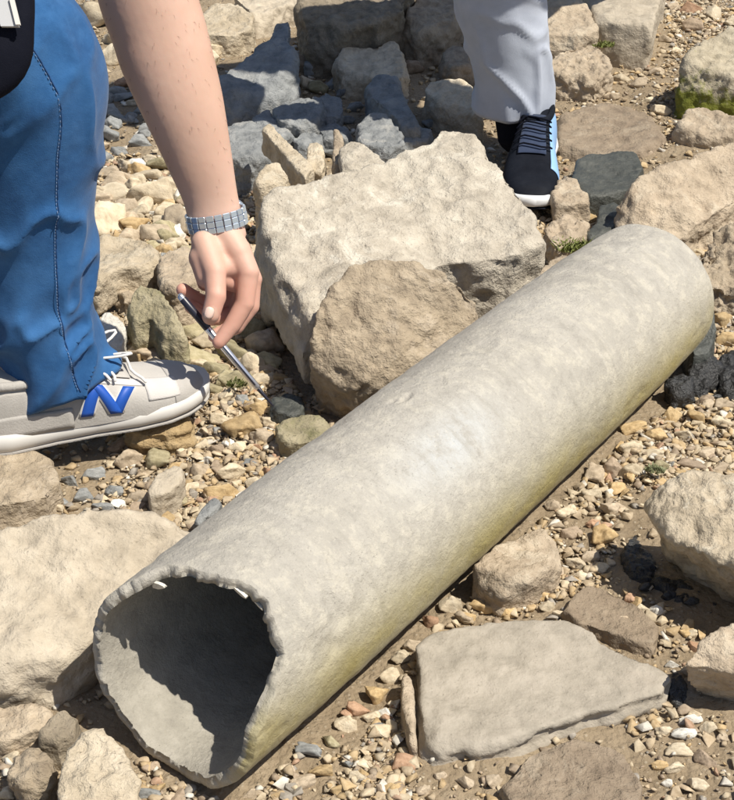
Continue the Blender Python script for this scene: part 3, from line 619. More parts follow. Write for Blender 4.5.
for a in [(605,536,26,26,'ochre_stone'),(592,522,16,13,'rust_pebble'),(575,563,24,16,'cream_stone'),(590,556,20,16,'tan_stone'),(580,575,20,14,'cream_stone'),(600,570,18,14,'cream_stone'),(632,425,28,16,'ochre_stone'),(656,432,24,18,'ochre_stone'),(672,410,22,20,'ochre_stone'),(694,412,20,20,'ochre_stone'),(686,428,26,16,'cream_stone'),(650,450,26,16,'cream_stone'),(630,444,24,18,'cream_stone'),(612,462,26,26,'brown_stone'),(596,466,20,28,'tan_stone'),(632,470,26,18,'cream_stone'),(618,486,24,18,'ochre_stone'),(590,492,22,16,'cream_stone'),(566,512,22,18,'cream_stone'),(552,506,18,14,'tan_stone'),(572,532,24,14,'brown_stone'),(708,446,22,16,'tan_stone'),(720,420,22,16,'cream_stone'),(660,466,24,20,'olive_stone'),(690,460,30,14,'brown_stone'),(722,462,24,14,'tan_stone'),(610,508,26,20,'tan_stone'),(452,598,24,20,'cream_stone'),(482,602,26,16,'ochre_stone'),(510,607,18,15,'ochre_stone'),(432,616,18,15,'rust_pebble'),(464,612,20,14,'tan_stone'),(525,600,16,13,'white_pebble'),(538,592,24,16,'ochre_stone'),(548,604,16,13,'cream_stone'),(400,652,20,18,'cream_stone'),(412,640,20,18,'tan_stone'),(376,690,26,24,'ochre_stone'),(388,672,22,20,'cream_stone'),(358,706,24,18,'rust_pebble'),(346,722,24,20,'cream_stone'),(330,742,22,16,'olive_stone'),(372,716,20,14,'cream_stone'),(384,712,22,18,'white_pebble'),(310,752,28,16,'grey_stone'),(320,770,26,18,'ochre_stone'),(302,782,26,20,'tan_stone')]:
    loose(*a, Z4)
Z5 = 'on the sand by the flat slab'
for a in [(401,762,25,24,'rust_pebble'),(392,793,26,16,'ochre_stone'),(466,782,18,20,'tan_stone'),(492,782,18,18,'tan_stone'),(690,719,25,14,'white_pebble'),(684,734,27,16,'white_pebble'),(709,728,20,15,'cream_stone'),(680,749,32,13,'cream_stone'),(675,766,22,15,'cream_stone'),(697,784,22,18,'cream_stone'),(538,776,10,9,'white_pebble'),(527,766,9,9,'white_pebble'),(664,732,16,12,'cream_stone'),(722,736,14,12,'tan_stone'),(704,756,20,22,'brown_stone'),(660,764,18,12,'ochre_stone'),(668,780,12,10,'white_pebble'),(640,612,18,14,'cream_stone'),(656,614,16,14,'white_pebble'),(622,624,18,12,'tan_stone'),(598,620,22,12,'cream_stone'),(690,636,13,13,'cream_stone'),(560,612,18,10,'cream_stone'),(630,602,12,12,'rust_pebble'),(672,664,14,10,'white_pebble'),(478,760,10,8,'cream_stone'),(440,775,14,12,'tan_stone'),(424,790,16,12,'tan_stone'),(356,780,18,14,'cream_stone'),(340,793,20,14,'ochre_stone')]:
    loose(*a, Z5)
Z6 = 'on the ground by the mossy boulder'
for a in [(691,10,24,18,'rust_pebble'),(692,25,22,16,'brown_stone'),(714,12,18,24,'cream_stone'),(730,22,16,14,'cream_stone'),(672,8,14,12,'tan_stone'),(620,76,22,12,'cream_stone'),(640,84,20,12,'tan_stone'),(656,70,18,10,'tan_stone'),(660,112,22,14,'cream_stone'),(628,118,14,10,'cream_stone'),(612,94,18,11,'tan_stone'),(648,100,16,9,'cream_stone'),(590,104,14,9,'tan_stone'),(700,92,26,14,'olive_stone'),(722,98,20,14,'tan_stone'),(665,36,14,10,'tan_stone'),(676,50,12,9,'cream_stone')]:
    loose(*a, Z6)
Z7 = 'in the shaded hollow behind the pale block'
for a in [(108,96,22,14,'grey_stone'),(124,84,18,14,'rust_pebble'),(112,112,26,16,'grey_stone'),(130,120,20,12,'grey_stone'),(108,134,22,18,'grey_stone'),(140,140,24,14,'grey_stone'),(118,150,18,12,'grey_stone'),(150,158,16,10,'cream_stone'),(134,104,16,10,'cream_stone'),(146,126,18,12,'grey_stone'),(344,92,14,12,'grey_stone'),(334,82,16,14,'grey_stone'),(318,86,24,18,'olive_stone'),(306,82,18,18,'cream_stone'),(356,104,18,14,'grey_stone'),(430,120,20,14,'grey_stone'),(348,118,16,12,'grey_stone'),(232,166,26,16,'grey_stone'),(254,160,24,14,'grey_stone'),(280,166,20,14,'grey_stone'),(330,150,16,12,'grey_stone'),(298,128,18,12,'grey_stone'),(412,150,20,12,'grey_stone')]:
    loose(*a, Z7)
Z8 = 'among the far boulders'
for a in [(118,58,30,22,'cream_stone'),(122,30,34,22,'cream_stone'),(98,14,36,26,'cream_stone'),(128,6,30,20,'tan_stone'),(214,52,24,14,'cream_stone'),(276,0,30,18,'tan_stone'),(424,58,26,18,'brown_stone'),(444,36,28,20,'tan_stone'),(412,68,22,14,'brown_stone'),(520,8,40,26,'tan_stone'),(548,52,26,20,'tan_stone'),(566,92,16,10,'tan_stone'),(474,60,22,20,'tan_stone'),(200,60,28,20,'cream_stone'),(302,66,24,18,'dark_boulder' if False else 'brown_stone'),(318,70,22,16,'grey_stone')]:
    loose(*a, Z8)
Z9 = 'by the sandy slab corner'
for a in [(12,752,20,16,'cream_stone'),(6,786,22,18,'cream_stone'),(22,738,26,16,'ochre_stone'),(150,790,26,16,'grey_stone'),(170,796,22,14,'tan_stone'),(150,764,20,14,'brown_stone'),(256,794,26,14,'tan_stone'),(60,500,24,14,'grey_stone'),(84,496,22,16,'grey_stone'),(104,502,26,16,'grey_stone'),(116,486,20,18,'grey_stone'),(70,478,22,16,'grey_stone'),(94,470,26,18,'grey_stone'),(54,506,22,12,'cream_stone'),(16,508,26,14,'cream_stone'),(138,510,26,14,'tan_stone')]:
    loose(*a, Z9)
Z10 = 'beside the far end of the pipe'
for a in [(722,322,26,20,'ochre_stone'),(728,340,24,18,'ochre_stone'),(716,306,18,14,'cream_stone'),(700,270,22,16,'cream_stone'),(690,250,24,14,'cream_stone'),(726,296,20,16,'tan_stone'),(712,344,14,12,'cream_stone'),(560,250,22,16,'olive_stone'),(572,238,20,14,'olive_stone'),(590,212,18,12,'ochre_stone'),(724,404,22,16,'tan_stone'),(706,398,20,12,'brown_stone'),(680,398,18,12,'wet_shade_black'),(700,384,22,14,'wet_shade_black'),(716,394,18,12,'wet_shade_black'),(730,390,20,14,'wet_shade_black'),(636,572,16,14,'wet_shade_black'),(646,590,18,14,'wet_shade_black'),(668,600,16,12,'wet_shade_black'),(690,606,18,12,'wet_shade_black'),(676,694,14,14,'wet_shade_black')]:
    loose(*a, Z10 if a[1] < 500 else 'coloured black for the shadow in the gap under a boulder')  # the lower black ones are painted in as the boulders' shadows

rr_ = random.Random(5)
for k in range(46):
    loose(rr_.uniform(96, 205), rr_.uniform(158, 252), rr_.uniform(15, 27), rr_.uniform(11, 20), rr_.choice(['cream_stone', 'cream_stone', 'tan_stone', 'ochre_stone', 'white_pebble', 'olive_stone']), Z1)
for k in range(34):
    loose(rr_.uniform(100, 225), rr_.uniform(84, 158), rr_.uniform(15, 30), rr_.uniform(11, 20), rr_.choice(['grey_stone', 'grey_stone', 'grey_stone', 'tan_stone']), Z7)
for k in range(26):
    loose(rr_.uniform(125, 275), rr_.uniform(330, 400), rr_.uniform(16, 28), rr_.uniform(11, 20), rr_.choice(['olive_stone', 'tan_stone', 'cream_stone', 'ochre_stone']), Z2)
# gravel: the bigger chips are single stones, the rest one mass
ZG = [([(300,830),(420,655),(480,585),(560,505),(640,425),(700,385),(760,375),(760,480),(640,492),(618,545),(600,590),(540,606),(418,640),(405,740),(430,830)], 1.0, 'gravel chip along the lower side of the pipe'),
      ([(90,520),(110,430),(205,395),(250,380),(340,405),(385,400),(300,470),(205,530)], 1.0, 'gravel chip before the grey shoe'),
      ([(92,150),(255,165),(262,250),(300,410),(190,410),(105,380)], .9, 'gravel chip below the hand'),
      ([(560,80),(680,60),(672,150),(590,160)], .25, 'gravel chip by the mossy boulder'),
      ([(655,-10),(760,-10),(760,30),(680,65)], .7, 'gravel chip by the mossy boulder'),
      ([(640,700),(760,715),(760,830),(630,830)], .4, 'gravel chip on the sand by the flat slab'),
      ([(690,230),(760,215),(760,380),(690,350)], .8, 'gravel chip beside the far end of the pipe'),
      ([(590,560),(640,600),(720,620),(690,665),(640,655),(590,618)], .35, 'gravel chip on the sand by the flat slab'),
      ([(-30,690),(60,690),(40,830),(-30,830)], .5, 'gravel chip by the sandy slab corner'),
      ([(140,740),(300,740),(300,830),(140,830)], .8, 'gravel chip under the pipe mouth'),
      ([(540,200),(620,190),(600,260),(500,320),(480,300)], .6, 'gravel chip behind the pipe')]
def zone_of(px, py):
    r = np.full(len(px), .10); z = np.full(len(px), -1)
    for k, (poly, d, _) in enumerate(ZG):
        m = inpoly(px, py, poly); r[m] = np.maximum(r[m], d); z[m] = k
    return r, z
rg = np.random.RandomState(21)
def chip(seed):
    r = np.random.RandomState(seed+500); p = r.normal(size=(9, 3)); p /= np.linalg.norm(p, axis=1)[:, None]; p *= r.uniform(.75, 1.1, (9, 1)); p *= np.array([1, .78, .5])
    return p
def sample(n, clump=True):
    x = rg.uniform(-1.15, 1.25, n*3); y = rg.uniform(.85, 4.3, n*3)
    v = np.stack([x, y, 0*x], 1)-CAM; d = v@FW; px = 367+FPX*(v@RX)/d; py = 400-FPX*(v@UP)/d
    ok = (px > -40) & (px < 775) & (py > -30) & (py < 840); x, y, px, py, d = x[ok], y[ok], px[ok], py[ok], d[ok]
    dens, z = zone_of(px, py); dens = dens*np.clip(1.0+.8*fbm(np.stack([x*7, y*7, 0*x], 1), 2), .05, 1)
    ok = (rg.uniform(size=len(x)) < dens) & ~blocked(x, y); return x[ok], y[ok], px[ok], py[ok], z[ok]
PAL = [('cream_stone', (.56,.46,.31), .30), ('tan_stone', (.44,.335,.21), .26), ('ochre_stone', (.50,.345,.16), .25), ('white_pebble', (.72,.69,.62), .07), ('brown_stone', (.30,.22,.15), .09), ('grey_stone', (.27,.255,.235), .06), ('rust_pebble', (.40,.22,.13), .03)]
pw = np.array([p[2] for p in PAL]); pw /= pw.sum()
chips = []
for k in range(10):
    me = hull(chip(k)); bm = bmesh.new(); bm.from_mesh(me); bmesh.ops.bevel(bm, geom=list(bm.edges), offset=.10, segments=1, affect='EDGES', clamp_overlap=True); bmesh.ops.triangulate(bm, faces=bm.faces); bm.to_mesh(me); bm.free(); chips.append(me)
CM = {}
x, y, px, py, z = sample(3200); keep = np.where(z >= 0)[0][:295]
for i in keep:
    k = rg.randint(10); m = PAL[rg.choice(len(PAL), p=pw)][0]
    if (k, m) not in CM:
        q = chips[k].copy(); q.name = 'gravel_chip'; q.materials.clear(); q.materials.append(MATS.get(m+'_small', MATS[m])); CM[(k, m)] = q
    o = bpy.data.objects.new('gravel_chip', CM[(k, m)]); link(o); s = rg.uniform(.010, .0175)
    o.scale = (s, s*rg.uniform(.7, 1), s*rg.uniform(.7, 1.1)); o.rotation_euler = (rg.uniform(-.5, .5), rg.uniform(-.5, .5), rg.uniform(0, 6.28))
    o.location = (x[i], y[i], gz(x[i], y[i])+s*.22)
    w_ = ZG[z[i]][2]; tag(o, f'small {WORD[m]} {w_}', 'gravel', f'{WORD[m]} {w_}s')
def mass(name, n, s0_, s1_, label):
    x, y, px, py, z = sample(n); hs = ground_h(x, y)+rg.uniform(0, 1, len(x))**2*.004; VV = []; FF = []; CC = []; off = 0
    base = []
    for me in chips:
        v = get_v(me); f = np.empty(len(me.polygons)*3, int); me.polygons.foreach_get('vertices', f); base.append((v, f.reshape(-1, 3)))
    hb = []
    for k in range(10):
        me = hull(chip(k)); bm = bmesh.new(); bm.from_mesh(me); bmesh.ops.triangulate(bm, faces=bm.faces); bm.to_mesh(me); bm.free()
        f = np.empty(len(me.polygons)*3, int); me.polygons.foreach_get('vertices', f); hb.append((get_v(me), f.reshape(-1, 3)))
    for i in range(len(x)):
        s = s0_+(s1_-s0_)*rg.uniform()**1.5; v, f = (base if s > .0095 else hb)[rg.randint(10)]
        a, b_, c_ = rg.uniform(0, 6.28), rg.uniform(-.5, .5), rg.uniform(-.5, .5)
        Rm = np.array(Matrix.Rotation(a, 3, 'Z') @ Matrix.Rotation(b_, 3, 'X') @ Matrix.Rotation(c_, 3, 'Y'))
        VV.append(v*s@Rm.T+np.array([x[i], y[i], hs[i]+s*.2])); FF.append(f+off); off += len(v)
        cc = np.array(PAL[rg.choice(len(PAL), p=pw)][1])*rg.uniform(.75, 1.12); CC.append(np.tile(np.append(cc, 1), (len(v), 1)))
    V = np.concatenate(VV); Fq = np.concatenate(FF)
    me = bpy.data.meshes.new(name); me.vertices.add(len(V)); me.vertices.foreach_set('co', V.ravel())
    me.loops.add(Fq.size); me.loops.foreach_set('vertex_index', Fq.ravel()); me.polygons.add(len(Fq))
    me.polygons.foreach_set('loop_start', np.arange(len(Fq))*3); me.update(calc_edges=True); me.validate()
    ca = me.color_attributes.new('col', 'FLOAT_COLOR', 'POINT'); ca.data.foreach_set('color', np.concatenate(CC).ravel())
    return tag(obj(name, me, 'gravel_mass'), label, 'gravel', kind='stuff')
b = NB('gravel_mass'); at = b.n('ShaderNodeAttribute', attribute_name='col'); co = b.coord('Object', rnd=False)
n1 = b.noise(co, 160, 4, .6); c = b.mix(.35, at.outputs['Color'], b.ramp(n1, [(.3, (.2,.15,.1)), (.7, (.62,.54,.42))]), 'MIX')
MATS['gravel_mass'] = b.done(c, .85, b.bump(n1, .5, .002))
mass('gravel', 52000, .004, .0125, 'small mixed beach gravel spread between the stones')
mass('grit', 85000, .0016, .0045, 'fine pale grit and shell crumbs scattered over the sand')

# little tufts of weed
def tuft(px, py, z, n, r, label, colr=(.13,.15,.03)):
    q = P(px, py, z); m = plain('weed_'+str(len(MATS)), colr, .7); V = []; F = []; g = random.Random(px)
    for i in range(n):
        a = g.uniform(0, 6.28); rr = r*sqrt(g.random()); c_ = np.array([q[0]+rr*cos(a), q[1]+rr*sin(a)*.7, z-.004]); h = g.uniform(.4, 1)*r*.6
        d = np.array([g.uniform(-1, 1), g.uniform(-1, 1), .7])*h; w = np.array([g.uniform(-1, 1), g.uniform(-1, 1), 0])*.0022; k = len(V)
        V += [c_-w, c_+w, c_+d*.6+w*.8+np.array([0,0,.001]), c_+d]; F += [(k, k+1, k+2), (k, k+2, k+3)]
    o = np.array([q[0], q[1], 0]); return tag(obj('seaweed_tuft', mesh_of(np.array(V)-o, F), m, loc=tuple(o)), label, 'seaweed')
tuft(574, 246, .035, 260, .03, 'yellow-green weed tuft beside the block corner and pipe')
tuft(655, 468, .02, 140, .012, 'small grey-green weed tuft in the gravel by the pale boulder', (.17,.18,.09))
tuft(604, 44, .05, 160, .022, 'green weed tuft between rounded boulder and flat-topped block')
tuft(236, 382, .02, 90, .014, 'dark green weed patch under the probe', (.08,.09,.02))

# ------------------------------------------------------------------ cloth, skin and small materials
def cloth_mat(name, dark, mid, light, rough=.85, weave=900, wear=.5, sheen=.1):
    b = NB(name); co = b.coord('Object', rnd=False); n1 = b.noise(co, 9, 5, .6, .4); n2 = b.noise(co, 70, 5, .7); n3 = b.noise(co, weave, 2, .5)
    c = b.ramp(n1, [(.3, dark), (.5, mid), (.72, light)]); c = b.mix(b.math('MULTIPLY', b.ramp(n2, [(.45, 0.0), (.75, 1.0)]), wear), c, light)
    MATS[name] = b.done(c, rough, b.bump(n3, .5 if 'shoe' in name else .35, .0010, b.bump(n2, .25, .002)), **{'Specular IOR Level': .08 if 'black' in name else .3, 'Sheen Weight': 0 if 'black' in name else sheen}); return MATS[name]
cloth_mat('blue_denim', (.011,.060,.175), (.020,.098,.262), (.050,.165,.385), wear=.4)
cloth_mat('pale_denim', (.35,.385,.46), (.42,.455,.54), (.49,.53,.61), wear=.3)
cloth_mat('black_cloth', (.004,.005,.010), (.006,.007,.013), (.010,.011,.018), wear=.3)
cloth_mat('navy_cloth', (.02,.03,.06), (.03,.045,.09), (.05,.07,.13), wear=.3)
cloth_mat('shoe_mesh', (.38,.36,.335), (.44,.418,.39), (.50,.478,.45), weave=420, wear=.4)
cloth_mat('shoe_suede', (.34,.32,.295), (.40,.38,.355), (.47,.445,.42), weave=500, wear=.4)
cloth_mat('shoe_pale', (.48,.46,.44), (.55,.525,.505), (.61,.585,.565), weave=500, wear=.4)
cloth_mat('shoe_black', (.006,.007,.011), (.010,.012,.018), (.02,.022,.03), wear=.3, rough=.6)
plain('logo_blue', (.015,.09,.44), .5); plain('lace_white', (.70,.68,.65), .8); plain('sole_white', (.62,.60,.57), .6); plain('sole_bright', (.78,.79,.80), .5)
plain('panel_blue', (.27,.47,.78), .5); plain('stitch', (.16,.24,.40), .8); plain('stitch_dark', (.012,.06,.18), .9); plain('nail', (.78,.56,.47), .3, **{'Coat Weight': .3})
plain('steel', (.66,.75,.86), .3, Metallic=.8); plain('steel_blue', (.20,.36,.60), .3, Metallic=.9); plain('probe_silver', (.74,.74,.78), .25, Metallic=.85); plain('probe_dark', (.02,.02,.035), .35); plain('hair_brown', (.035,.02,.012), .7); plain('tag_silver', (.55,.56,.58), .4)
b = NB('skin'); co = b.coord('Object', rnd=False); n1 = b.noise(co, 9, 3, .5); n2 = b.noise(co, 55, 4, .6); n3 = b.noise(co, 420, 3, .6)
c = b.ramp(n1, [(.3, (.575,.365,.275)), (.5, (.62,.405,.315)), (.7, (.66,.445,.355))]); c = b.mix(b.math('MULTIPLY', b.ramp(n2, [(.5, 0.0), (.75, 1.0)]), .22), c, (.60,.34,.26))
at = b.n('ShaderNodeAttribute', attribute_name='flush'); c = b.mix(b.math('MULTIPLY', at.outputs['Fac'], .7), c, (.62,.27,.20))
MATS['skin'] = b.done(c, .58, b.bump(n3, .2, .0005), **{'Subsurface Weight': .12, 'Subsurface Scale': .01})

# ------------------------------------------------------------------ shoes (local: x heel->toe, y left, z up)
def shoe(person, heel, toe, sc, z0, z1, near, up_mat, parts, L=.305):
    """near: +1 / -1, the flank (left/right of the foot) that carries the side pieces"""
    heel, toe = np.array([*heel, z0]), np.array([*toe, z1]); X = toe-heel; X /= np.linalg.norm(X); Y = np.cross([0,0,1.], X); Y /= np.linalg.norm(Y); Z = np.cross(X, Y)
    st = np.array([(0,.018,.070),(.006,.027,.082),(.02,.033,.094),(.045,.036,.098),(.075,.0365,.094),(.10,.037,.090),(.125,.039,.088),(.15,.042,.082),(.18,.046,.072),(.21,.049,.062),(.24,.0485,.055),(.265,.045,.050),(.285,.037,.044),(.297,.026,.036),(.303,.013,.029)])
    def dims(x): return np.interp(x, st[:, 0], st[:, 1]), np.interp(x, st[:, 0], st[:, 2])
    def bend(x): return -.006*np.sin(np.clip((x-.17)/.13, 0, 1)*pi/2)
    def surf(x, v, off=0.):           # v: -1 right welt .. 0 ridge .. +1 left welt
        x = np.asarray(x, float); v = np.asarray(v, float); hw, h = dims(x); hw = hw+off; h = h+off; b0 = .022
        a = v*pi/2; cy = np.sign(np.sin(a))*np.abs(np.sin(a))**.62; cz = np.abs(np.cos(a))**.78
        y = hw*cy*(1-.10*(1-np.abs(v))*0); z = b0+(h-b0)*cz; y = y-.006*np.sin(np.clip(x/.3, 0, 1)*pi)
        return heel+X*(x*sc)[..., None]+Y*(y*sc)[..., None]+Z*((z)*sc)[..., None]
    root = empty('shoe', (0, 0, 0)); root.parent = person; root.matrix_parent_inverse = Matrix.Translation(-Vector(person.location))
    def sheet(name, xs_, vs_, off, mat, th=.0010, edge=None):
        a = np.array([[surf(x_, v_, off) for v_ in vs_] for x_ in xs_]); b_ = np.array([[surf(x_, v_, off-th) for v_ in vs_] for x_ in xs_]); n, m = a.shape[:2]
        V = np.concatenate([a.reshape(-1, 3), b_.reshape(-1, 3)]); F = []; o = n*m
        for i in range(n-1):
            for j in range(m-1):
                k = i*m+j; F.append((k, k+m, k+m+1, k+1)); F.append((o+k, o+k+1, o+k+m+1, o+k+m))
        rim = [i*m for i in range(n)]+[(n-1)*m+j for j in range(1, m)]+[i*m+m-1 for i in range(n-2, -1, -1)]+[j for j in range(m-2, 0, -1)]
        for i in range(len(rim)): p_, q_ = rim[i], rim[(i+1) % len(rim)]; F.append((p_, q_, q_+o, p_+o))
        mb = MB(); mb.add(V, F); return obj(name, mb.mesh(), mat, root)
    xs_ = np.concatenate([np.linspace(0, .03, 10), np.linspace(.035, .27, 48), np.linspace(.274, .303, 14)]); vs_ = np.linspace(-1, 1, 41)
    G_ = np.array([surf(np.full(41, x_), vs_) for x_ in xs_]); mb = MB(); n, m = G_.shape[:2]
    F = [(i*m+j, (i+1)*m+j, (i+1)*m+j+1, i*m+j+1) for i in range(n-1) for j in range(m-1)]
    F.append(tuple(range(m))); F.append(tuple((n-1)*m+j for j in range(m)))
    mb.add(G_.reshape(-1, 3), F); obj('upper', mb.mesh(), up_mat, root)
    # midsole and outsole
    def sole(name, lo, hi, grow, mat, x0=-.004, x1=.310):
        xx = np.linspace(x0, x1, 44); V = []; 
        for x_ in xx:
            w = np.interp(x_, [-.004,.0,.012,.04,.10,.15,.2,.24,.27,.29,.303,.310], [.012,.022,.034,.039,.036,.039,.048,.050,.046,.038,.025,.010])+grow
            r_ = .010*np.clip((x_-.23)/.08, 0, 1)**2+.004*np.clip((.02-x_)/.02, 0, 1); cy = -.006*sin(np.clip(x_/.3, 0, 1)*pi)
            hb = hi+.006*np.clip((.12-x_)/.12, 0, 1)+r_*.6
            for yy, z_ in ((-w, lo+r_+.003), (-w-.002, (lo+hb)/2+r_*.5), (-w+.001, hb), (w-.001, hb), (w+.002, (lo+hb)/2+r_*.5), (w, lo+r_+.003), (w-.004, lo+r_), (-w+.004, lo+r_)):
                V.append(heel+X*x_*sc+Y*(yy+cy)*sc+Z*z_*sc)
        mb = MB(); mb.add(V, grid_faces(44, 8)); return obj(name, mb.mesh(), mat, root)
    sole('midsole', .006, .028, .0, parts.get('sole', 'sole_white')); sole('outsole', 0, .0062, -.001, parts.get('outsole', 'shoe_suede'))
    if parts.get('kind') == 'runner':
        s_ = near
        sheet('toe_guard', np.linspace(.250, .3025, 20), np.linspace(-.97, .97, 30), .0008, 'shoe_suede')
        sheet('toe_patch', np.linspace(.215, .258, 12), np.linspace(s_*.16, s_*.74, 14), .0010, 'shoe_pale')
        sheet('heel_counter', np.linspace(.004, .07, 14), np.linspace(s_*.45, s_*.98, 14), .0010, 'shoe_suede')
        sheet('heel_band', np.linspace(.02, .12, 16), np.linspace(s_*.78, s_*.99, 6), .0016, 'shoe_mesh')
        sheet('eyestay', np.linspace(.10, .215, 18), np.linspace(s_*.18, s_*.36, 8), .0010, 'shoe_pale')
        # the letter on the flank: three strokes on a pale backing
        def stroke(name, p, q, w0, off, mat):
            xs2 = np.linspace(0, 1, 12); A2 = []
            for t_ in xs2:
                xc = p[0]+(q[0]-p[0])*t_; vc = p[1]+(q[1]-p[1])*t_; A2.append([(xc-w0, vc), (xc, vc), (xc+w0, vc)])
            V = []; 
            for o_ in (off, off-.0025):
                for row in A2:
                    for (x_, v_) in row: V.append(surf(x_, s_*v_, o_))
            F = []; m = 3; n = 12; o = n*m
            for i in range(n-1):
                for j in range(2): k = i*m+j; F.append((k, k+m, k+m+1, k+1)); F.append((o+k, o+k+1, o+k+m+1, o+k+m))
                for j in (0, 2): k = i*m+j; F.append((k, k+m, o+k+m, o+k))
            for i in (0, n-1): F.append((i*m, i*m+1, i*m+2, o+i*m+2, o+i*m+1, o+i*m))
            mb = MB(); mb.add(V, F); return obj(name, mb.mesh(), mat, root)
        N = [((.136,.90), (.154,.40)), ((.154,.40), (.172,.90)), ((.172,.90), (.194,.40))]
        for p_, q_ in N: stroke('logo_outline', p_, q_, .0098, .0016, 'lace_white')
        for p_, q_ in N: stroke('logo_stroke', p_, q_, .0074, .0024, 'logo_blue')
        # tongue and laces
        sheet('tongue', np.linspace(.085, .20, 16), np.linspace(-.20, .20, 12), .004, 'shoe_mesh')
        for k in range(5):
            x_ = .118+.022*k; mb = MB(); pts = [surf(x_+.004*sin(5*t_)+ (.010 if k % 2 else -.006)*t_, t_*.32, .007+.003*(1-t_*t_)) for t_ in np.linspace(-1, 1, 9)]; mb.chain(pts, [.0020]*9, 8); obj('lace', mb.mesh(), 'lace_white', root)
        for s2 in (-1, 1):
            mb = MB(); c0 = surf(.150, .05, .010); pts = [c0+X*.055*sin(t_)*sin(t_)*sc+Y*s2*.045*sin(t_)*cos(t_*.5)*sc+Z*(.014*sin(t_)-.012*(t_/pi))*sc for t_ in np.linspace(0, pi, 12)]; mb.chain(pts, [.0019]*12, 8); obj('lace_loop', mb.mesh(), 'lace_white', root)
    else:
        s_ = near
        sheet('side_panel', np.linspace(.02, .23, 22), np.linspace(s_*.36, s_*.98, 14), .0016, 'panel_blue')
        sheet('tongue', np.linspace(.085, .20, 16), np.linspace(-.20, .20, 12), .004, 'navy_cloth')
        for k in range(5):
            x_ = .108+.02*k; mb = MB(); pts = [surf(x_+.004*sin(5*t_), t_*.32, .007+.003*(1-t_*t_)) for t_ in np.linspace(-1, 1, 9)]; mb.chain(pts, [.0018]*9, 8); obj('lace', mb.mesh(), 'black_cloth', root)
    # collar
    mb = MB(); pts = [surf(.055+.05*cos(t_), .34*sin(t_)*1.0, .003) for t_ in np.linspace(0, 2*pi, 25)]; mb.chain(pts, [.006]*25, 10); obj('collar', mb.mesh(), parts.get('collar', 'shoe_mesh'), root)
    return root
def part(name, me, mat, person):
    o = obj(name, me, mat, person); o.matrix_parent_inverse = Matrix.Translation(-Vector(person.location)); return o
def join(ms):
    V = []; F = []; off = 0
    for me in ms:
        v = get_v(me); V += [tuple(q) for q in v]; F += [tuple(i+off for i in p.vertices) for p in me.polygons]; off += len(v)
    return mesh_of(V, F)
def folds(seed, cuff=.05, mid=.02, kz=13, cw=.22):
    def fn(s, th):
        p = np.stack([np.cos(th)*1.1, np.sin(th)*1.1, s*kz], -1).reshape(-1, 3)+seed
        w = p.copy(); w[:, 2] += .7*np.sin(th.ravel()+seed)+.5*vnoise(p*.6+9)
        r1 = (1-np.abs(fbm(w, 2)*1.3)).clip(0, 1)**2.2; r1 = r1.reshape(s.shape)
        f = fbm(p*2.2+4, 3).reshape(s.shape)
        a = cuff*np.exp(-(s/cw)**2)+mid
        return a*(r1*2-.55)+.006*f*(.4+np.exp(-(s/.3)**2))*np.clip(s/.05, 0, 1)
    return fn
def simple_hand(mb, w, d, side):
    d = np.asarray(d, float); d /= np.linalg.norm(d); side = np.asarray(side, float); side = side-(side@d)*d; side /= np.linalg.norm(side); nrm = np.cross(d, side); w = np.asarray(w, float)
    for k, (o_, L_) in enumerate(zip((-.03, -.01, .01, .028), (.065, .075, .07, .055))):
        m = w+d*.085+side*o_; mb.capsule(w+side*o_*.6, m, .015, .0125, 10)
        p1 = m+d*L_*.5-nrm*.006; p2 = p1+d*L_*.32-nrm*.014; p3 = p2+d*L_*.2-nrm*.016; mb.chain([m, p1, p2, p3], [.0105, .0092, .0085, .007], 10)
    t1 = w+d*.03-side*.035; mb.chain([w+d*.01-side*.015, t1, t1+d*.035-side*.015, t1+d*.06-side*.012], [.018, .014, .011, .008], 10)
def head(mb, c, f, u):
    c, f, u = np.asarray(c, float), np.asarray(f, float), np.asarray(u, float); f /= np.linalg.norm(f); u = u-(u@f)*f; u /= np.linalg.norm(u); s = np.cross(f, u)
    mb.capsule(c+u*.03-f*.015, c-u*.035+f*.012, .085, .068, 20); mb.capsule(c-u*.06+f*.035, c-u*.085+f*.055, .05, .035, 14)
    mb.capsule(c+u*.015+f*.088, c-u*.025+f*.103, .010, .014, 10); mb.capsule(c-u*.062+s*.018+f*.082, c-u*.062-s*.018+f*.082, .007, .007, 8)
    for k in (-1, 1):
        mb.capsule(c+s*k*.08+u*.01, c+s*k*.082-u*.03, .014, .009, 8); mb.capsule(c+s*k*.03+u*.028+f*.078, c+s*k*.045+u*.026+f*.066, .010, .008, 8)

# ------------------------------------------------------------------ the person bending down with the probe
p1 = empty('person', (-.42, 1.6, .0)); tag(p1, 'person in blue jeans and grey running shoes reaching down with a thin probe', 'person')
ADP = 1.045
def CA(px, py, d): return C(px, py, d*ADP)
elb = CA(137, -32, 1.662); wr = CA(215, 214, 1.762)
mb = MB()
arm = []
for px_, py_, hw, dep, fl in [(137,-34,47,1.662,.90),(148,0,49,1.678,.86),(158,30,48,1.69,.84),(167,60,46.5,1.70,.82),(184,110,41,1.718,.80),(199,158,33.5,1.738,.77),(210,196,27.5,1.755,.72),(216,224,27.5,1.766,.70),(219,240,28.5,1.77,.70)]:
    q = CA(px_, py_, dep); r_ = hw*dep*ADP/FPX; arm.append([*q, r_, r_*fl])
mb.loft(arm, (1, 0, 0), 70, 36)
shl = np.array([-.36, 1.66, .96])
mb.chain([elb, (elb+shl)/2+np.array([0,.0,0]), shl], [.046, .052, .06], 20)
J = lambda a, b_, d: CA(a, b_, d)
wl, wr_ = J(206,232,1.757), J(229,229,1.775)
